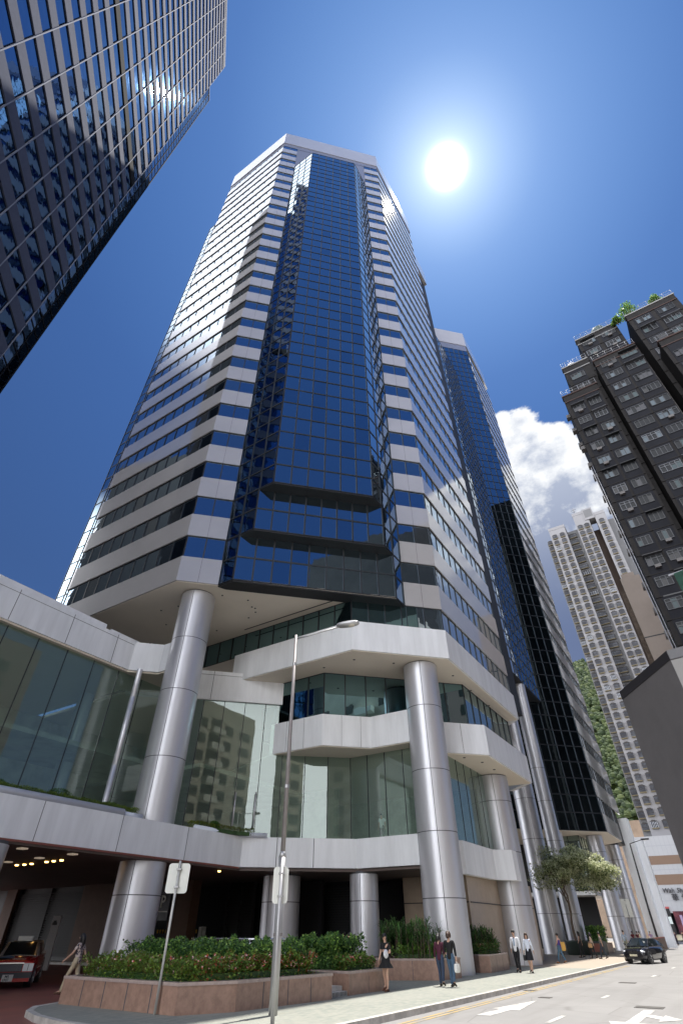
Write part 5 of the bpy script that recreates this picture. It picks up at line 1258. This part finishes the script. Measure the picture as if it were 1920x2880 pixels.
    if near:
        mb.ball(hp(.092, 0, -.005), (.018 * S, .014 * S, .024 * S), SKIN[sk], 8, 6)
        for sd in (1, -1):
            mb.ball(hp(.078, sd * .031, .018), (.010 * S, .013 * S, .008 * S), EYE, 8, 5); mb.ball(hp(.080, sd * .031, .036), (.009 * S, .018 * S, .004 * S), HAIR[hc], 6, 4); mb.ball(hp(.0, sd * .082, .0), (.016 * S, .010 * S, .028 * S), SKIN[sk], 8, 5)
        mb.ball(hp(.084, 0, -.042), (.010 * S, .022 * S, .007 * S), LIP, 8, 4)
    big = merge([body], mb); ob = big.build('body', off=(0, 0, 0)); ob.parent = t
    # hair
    mb = MB()
    mb.ball(hp(-.022, 0, .040), (.098 * S, .092 * S, .092 * S), HAIR[hc], 14, 9)
    if hair != 'short':
        L = .24 if hair == 'long' else .07
        mb.tube([hp(-.055, 0, .06), hp(-.075, 0, -.04), hp(-.085, 0, -.04 - L * .6), hp(-.08, 0, -.04 - L)], [.085 * S, .085 * S, .075 * S, .045 * S], HAIR[hc], 12)
        for sd in (1, -1): mb.tube([hp(.0, sd * .068, .05), hp(-.01, sd * .085, -.04), hp(-.02, sd * .085, -.06 - L * .5)], [.03 * S, .03 * S, .018 * S], HAIR[hc], 8)
    o = mb.build('hair', off=(0, 0, 0)); o.parent = t
    # upper clothing
    V, E, Rr = [], [], []
    k_ = 1.0
    bot = .80 if bottom != 'dress' else .93
    a = add((0, 0, bot - drop), (.165, .14)); w = add('waist', (.136, .115) if not fem else (.122, .104), a); c = add('chest', (.145, .118), w); add((lx, 0, 1.405 - drop), .068, c)
    for s_, sd in (('L', 1), ('R', -1)):
        s0 = add('sho' + s_, .066, c)
        if sleeve == 0: continue
        e = Vector(J['elb' + s_]); s1 = Vector(J['sho' + s_])
        if sleeve == 1: add(tuple(s1.lerp(e, .7)), .060, s0)
        else:
            e0 = add('elb' + s_, .052, s0); add(tuple(e.lerp(Vector(J['wri' + s_]), .9)), .040, e0)
    me = skin(V, E, Rr, cloth(top, pat), 0, 2 if near else 1)
    big = merge([me]); o = big.build('dress_top' if bottom == 'dress' else 'shirt', off=(0, 0, 0)); o.parent = t
    if bottom in ('trousers', 'jeans'):
        V, E, Rr = [], [], []
        a = add((0, 0, 1.08 - drop), (.118, .10)); a = add((0, 0, .94 - drop), (.145, .12), a)
        for s_ in 'LR':
            h0 = add(tuple(Vector(J['hip' + s_]) + Vector((0, 0, -.04))), .105, a); k0 = add('knee' + s_, .072, h0); c0 = add(tuple(Vector(J['knee' + s_]).lerp(Vector(J['ank' + s_]), .45)), .064, k0); add(tuple(Vector(J['ank' + s_]) + Vector((0, 0, -.03))), .060, c0)
        me = skin(V, E, Rr, cloth(bcol), 0, 2 if near else 1); o = merge([me]).build('trousers', off=(0, 0, 0)); o.parent = t
    else:
        mb = MB(); n = 28; top_z, secs = (1.02 if bottom == 'skirt' else 1.06) - drop, []
        hz2 = hem
        for (f, rx, ry) in ((0, .115, .135), (.25, .135, .165), (.6, .15 + abs(stride) * .12, .185), (1, .16 + abs(stride) * .22 + (.10 if bottom == 'dress' else 0), .20 + (.09 if bottom == 'dress' else 0))):
            zz = top_z + (hz2 - top_z) * f
            secs.append([(S * (rx * cos(2 * pi * i / n)) * (1 + (.06 * f * sin(i * 3.3) if bottom == 'dress' else 0)), S * ry * sin(2 * pi * i / n) * (1 + (.06 * f * cos(i * 2.7) if bottom == 'dress' else 0)), S * zz) for i in range(n)])
        i0 = len(mb.v); m_ = cloth(bcol)
        for s_ in secs: mb.v += s_
        for j in range(len(secs) - 1):
            for i in range(n): mb.f.append((i0 + j * n + i, i0 + j * n + n + i, i0 + j * n + n + (i + 1) % n, i0 + j * n + (i + 1) % n)); mb.mi.append(mb.mid(m_)); mb.sm.append(True)
        mb.f.append(tuple(i0 + i for i in range(n))); mb.mi.append(0); mb.sm.append(False)
        o = mb.build('skirt', off=(0, 0, 0)); o.parent = t
    for s_ in 'LR':
        mb = MB(); q_ = [Vector(J['heel' + s_]), Vector(J['ank' + s_]).lerp(Vector(J['toe' + s_]), .4), Vector(J['toe' + s_]) + Vector((.03, 0, 0))]
        for v in q_: v.z = max(.032, v.z - .02)
        mb.tube([sc(v) for v in q_], [.036 * S, .042 * S, .030 * S], cloth(shoes), 10); o = mb.build('shoe', off=(0, 0, 0)); o.parent = t
    if extra:
        mb = MB(); extra(mb, J, S, sc); 
        if mb.v: o = mb.build('tie', off=(0, 0, 0)); o.parent = t
    return t, J, S
def world_pt(t, p):
    a = t.rotation_euler[2]; return (t.location.x + p[0] * cos(a) - p[1] * sin(a), t.location.y + p[0] * sin(a) + p[1] * cos(a), t.location.z + p[2])
def bag(name, label, cat, t, J, S, hand, mk_):
    p = world_pt(t, tuple(S * v for v in J['wri' + hand])); d = Vector((0, 0, -.09)); c = Vector(p) + d
    mb = MB(); mk_(mb, c, t.rotation_euler[2]); return whole(name, mb, label, cat, tuple(c + Vector((0, 0, -.3))))
def tote(m, w=.30, h=.30, d=.09, handle=.14):
    def f(mb, c, a):
        P = [(-w / 2, -d / 2), (w / 2, -d / 2), (w / 2, d / 2), (-w / 2, d / 2)]
        secs = []
        for zz, k in ((-handle, .9), (-handle - h * .4, 1.05), (-handle - h * .85, 1.0), (-handle - h, .8)):
            secs.append([(c[0] + k * (x * cos(a) - y * sin(a)), c[1] + k * (x * sin(a) + y * cos(a)), c[2] + zz) for x, y in P])
        loft(mb, secs[::-1], m, False)
        for s_ in (-1, 1): mb.tube([(c[0] + s_ * w * .3 * cos(a), c[1] + s_ * w * .3 * sin(a), c[2] - handle), (c[0], c[1], c[2] + .02)], .008, m, 5)
    return f
# --- woman in the black dress
def none(*a): pass
t, J, S = person('young woman in a short black dress standing on the pavement beside the low planter', -12.0, 21.75, 262, 1.62, .10, (-.02, .10), (.75, .0), top=(.012, .012, .014), sleeve=1, bottom='dress', bcol=(.010, .010, .012), hair='bun', fem=True, turn=35, hem=.66, group=None, shoes=(.12, .05, .03))
hb = MB(); q_ = world_pt(t, tuple(S * v for v in J['wriL'])); hb.ball((q_[0], q_[1], q_[2] - .06), (.06, .16, .13), cloth((.75, .75, .8)), 12, 8); whole('handbag', hb, 'small white handbag held by the woman in the black dress', 'bag', (q_[0], q_[1], q_[2] - .2))
# --- couple seen from behind, arms linked
person('person in a maroon top and dark jeans walking away, left of the couple', -11.22, 24.85, 93, 1.60, .14, (.03, -.02), (0, .25), top=(.07, .012, .03), sleeve=2, bottom='jeans', bcol=(.035, .055, .10), hair='bun', fem=True, group=None)
t, J, S = person('person in a black jacket and blue jeans walking away beside the maroon top', -10.72, 24.75, 88, 1.69, .16, (.05, -.03), (.2, 0), top=(.010, .010, .012), sleeve=2, bottom='jeans', bcol=(.06, .11, .18), hair='bun', hc=1, group=None)
bag('shopping_bag', 'white plastic shopping bag held by the person in the black jacket', 'bag', t, J, S, 'R', tote(mat('plastic_white', (.75, .75, .74), .35), .26, .26, .12, .10))
# --- office pair walking to the camera
def tie(mb, J, S, sc):
    m = cloth((.22, .32, .45)); c_ = J['chest']; f = .148
    for (y0, z0, y1, z1) in ((.016, 1.40, .012, 1.37), (.02, 1.37, .032, 1.04)):
        mb.face([sc((f * .62 + (1.40 - z0) * .28, -y0, z0)), sc((f * .62 + (1.40 - z0) * .28, y0, z0)), sc((f * .62 + min(.05, (1.40 - z1) * .28) + .02, y1, z1)), sc((f * .62 + min(.05, (1.40 - z1) * .28) + .02, -y1, z1))], m)
person('man in a white shirt with a blue tie and black trousers walking towards the camera', -11.38, 35.1, 272, 1.74, .20, (.06, -.08), (0, 0), top=(.80, .80, .84), sleeve=2, bottom='trousers', bcol=(.012, .012, .015), group=None, extra=tie)
t, J, S = person('woman in a pale shirt and black knee skirt walking beside the man with the tie', -10.68, 35.0, 272, 1.62, .36, (-.14, .10), (0, 0), top=(.66, .70, .80), sleeve=2, bottom='skirt', bcol=(.012, .012, .018), hair='long', hc=1, fem=True, group=None, shoes=(.015, .012, .012))
bag('handbag', 'small black handbag carried by the woman in the knee skirt', 'bag', t, J, S, 'R', tote(M['dark'], .20, .22, .08, .06))
# --- purple top with yellow bag
t, J, S = person('woman in a purple sleeveless top and jeans crossing the pavement, facing left', -12.0, 46.5, 172, 1.58, .45, (.15, -.12), (.3, 0), top=(.07, .04, .22), sleeve=0, bottom='jeans', bcol=(.08, .16, .24), fem=True, group=None, shoes=(.3, .12, .05))
bag('tote_bag', 'large yellow tote bag carried by the woman in the purple top', 'bag', t, J, S, 'R', tote(mat('tote_yellow', (.70, .42, .10), .6), .42, .46, .12, -.35))
person('woman in dark clothes walking in the shade between the columns', -15.6, 53.5, 180, 1.62, .5, (.1, -.1), (0, 0), top=(.02, .02, .025), sleeve=2, bottom='skirt', bcol=(.03, .04, .04), hair='long', fem=True, near=False, group=None)
# --- three walkers in shade
person('woman in black with bare arms, first of the group walking past the tree planter', -12.95, 57.0, 185, 1.68, .25, (.1, -.1), (.2, 0), top=(.015, .015, .018), sleeve=0, bottom='trousers', bcol=(.015, .015, .018), hair='long', fem=True, near=False, group=None)
t, J, S = person('woman in a cream top and dark trousers in the middle of the walking group', -11.75, 55.6, 185, 1.62, .4, (.1, -.1), (.4, 0), top=(.50, .42, .34), sleeve=1, bottom='trousers', bcol=(.015, .015, .018), hair='long', fem=True, near=False, group=None)
bag('shoulder_bag', 'tan shoulder bag carried by the woman in the cream top', 'bag', t, J, S, 'L', tote(mat('bag_tan', (.50, .30, .14), .6), .30, .26, .1, .0))
person('man in a grey shirt, last of the group walking past the tree planter', -10.95, 55.2, 185, 1.64, .45, (-.1, .1), (0, 0), top=(.20, .18, .16), sleeve=1, bottom='jeans', bcol=(.03, .04, .06), near=False, group=None)
person('man in a pale blue shirt and khaki trousers standing by the far columns', -12.3, 74.5, 268, 1.75, .0, (0, 0), (0, 0), top=(.38, .46, .56), sleeve=2, bottom='trousers', bcol=(.26, .26, .18), near=False, group=None)
# --- woman walking out of the driveway, left
t, J, S = person('woman in a patterned blouse and cream trousers striding left beside the long planter', -20.6, 14.9, 205, 1.62, .62, (.34, -.25), (0, 0), top=(.06, .05, .07), pat=(.55, .46, .42), sleeve=1, bottom='trousers', bcol=(.45, .38, .26), hair='long', fem=True, group=None, shoes=(.10, .05, .03))
# --- man inside the lobby
person('man in a white short sleeved shirt standing behind the upper lobby glass', -18.6, 34.0, 268, 1.72, .0, (0, 0), (0, 0), top=(.75, .78, .80), sleeve=1, bottom='trousers', bcol=(.02, .02, .02), z=6.0, near=False, group=None)
# --- people in the shade beyond the hedge
for i, (x, y, f, c, lb) in enumerate(((-20.9, 33.0, 200, (.05, .02, .03), 'person in dark maroon in the shade near the louvres'), (-19.6, 33.6, 160, (.02, .02, .02), 'person in black in the shade left of the brown column'),
        (-16.2, 26.0, 230, (.28, .30, .34), 'person in grey with dark hair bending behind the bright green bush'), (-15.8, 30.2, 250, (.50, .28, .20), 'person in a peach shirt in the shade behind the bush'), (-14.9, 30.0, 90, (.20, .30, .07), 'person in an olive green top beside the shaded brown column'))):
    person(lb, x, y, f, 1.64, .1, (.05, -.05), (0, 0), top=c, sleeve=1, bottom='trousers', bcol=(.02, .02, .025), near=False, group=None)
# --- far pedestrians on the bend
far = [(-13.5, 88, (.25, .04, .05), 'person in red top with dark hair far down the pavement, left of a pair'), (-13.0, 88.4, (.18, .03, .04), 'person in dark red beside the other red top far away'), (-12.4, 86, (.70, .62, .42), 'person in a cream shirt far down the pavement'),
       (-12.4, 95, (.55, .38, .60), 'person in a lilac shirt near the far street lamp'), (-11.9, 108, (.75, .28, .06), 'worker in an orange vest near the far barrier'), (-11.2, 112, (.05, .02, .03), 'person in black near the worker in orange'),
       (-11.4, 114, (.55, .08, .05), 'person in a bright red coat near the far barrier'), (-11.6, 128, (.10, .06, .05), 'person in brown walking behind the far barrier'), (-12.6, 140, (.75, .25, .08), 'worker in orange clothes at the right edge, beyond the barrier')]
for x, y, c, lb in far: person(lb, x, y, RL.choice((90, 180, 270)), 1.7, .3, (.1, -.1), (0, 0), top=c, sleeve=1, bottom='trousers', bcol=(.03, .03, .04), near=False, group=None)
# roof plants on the brown flats
for (x, y, z, r, lb) in ((17.6, 62.6, 81.0, 1.5, 'bushy tree growing on the roof edge of the dark brown flats'), (21.6, 62.4, 81.0, .8, 'small bush on the roof rail of the brown flats, right of the larger one'), (15.6, 63, 81.2, .7, 'small roof bush left of the larger one on the brown flats')):
    tt = thing('roof_bush', lb, 'bush', (x, y, z)); mb = MB(); mb.tube([(x, y, z - .6), (x, y, z + r * .6)], .08, TW, 6); mb.build('trunk', tt); mb = MB()
    for i in range(900):
        a, u = RL.uniform(0, 2 * pi), RL.uniform(-1, 1); q_ = r * RL.uniform(.3, 1.1) * sqrt(1 - u * u) * (1 + .25 * sin(3 * a)); leaf(mb, (x + q_ * cos(a), y + q_ * sin(a), z + r * .9 + r * .8 * u), .28, RL.choice(LG))
    mb.build('crown', tt)
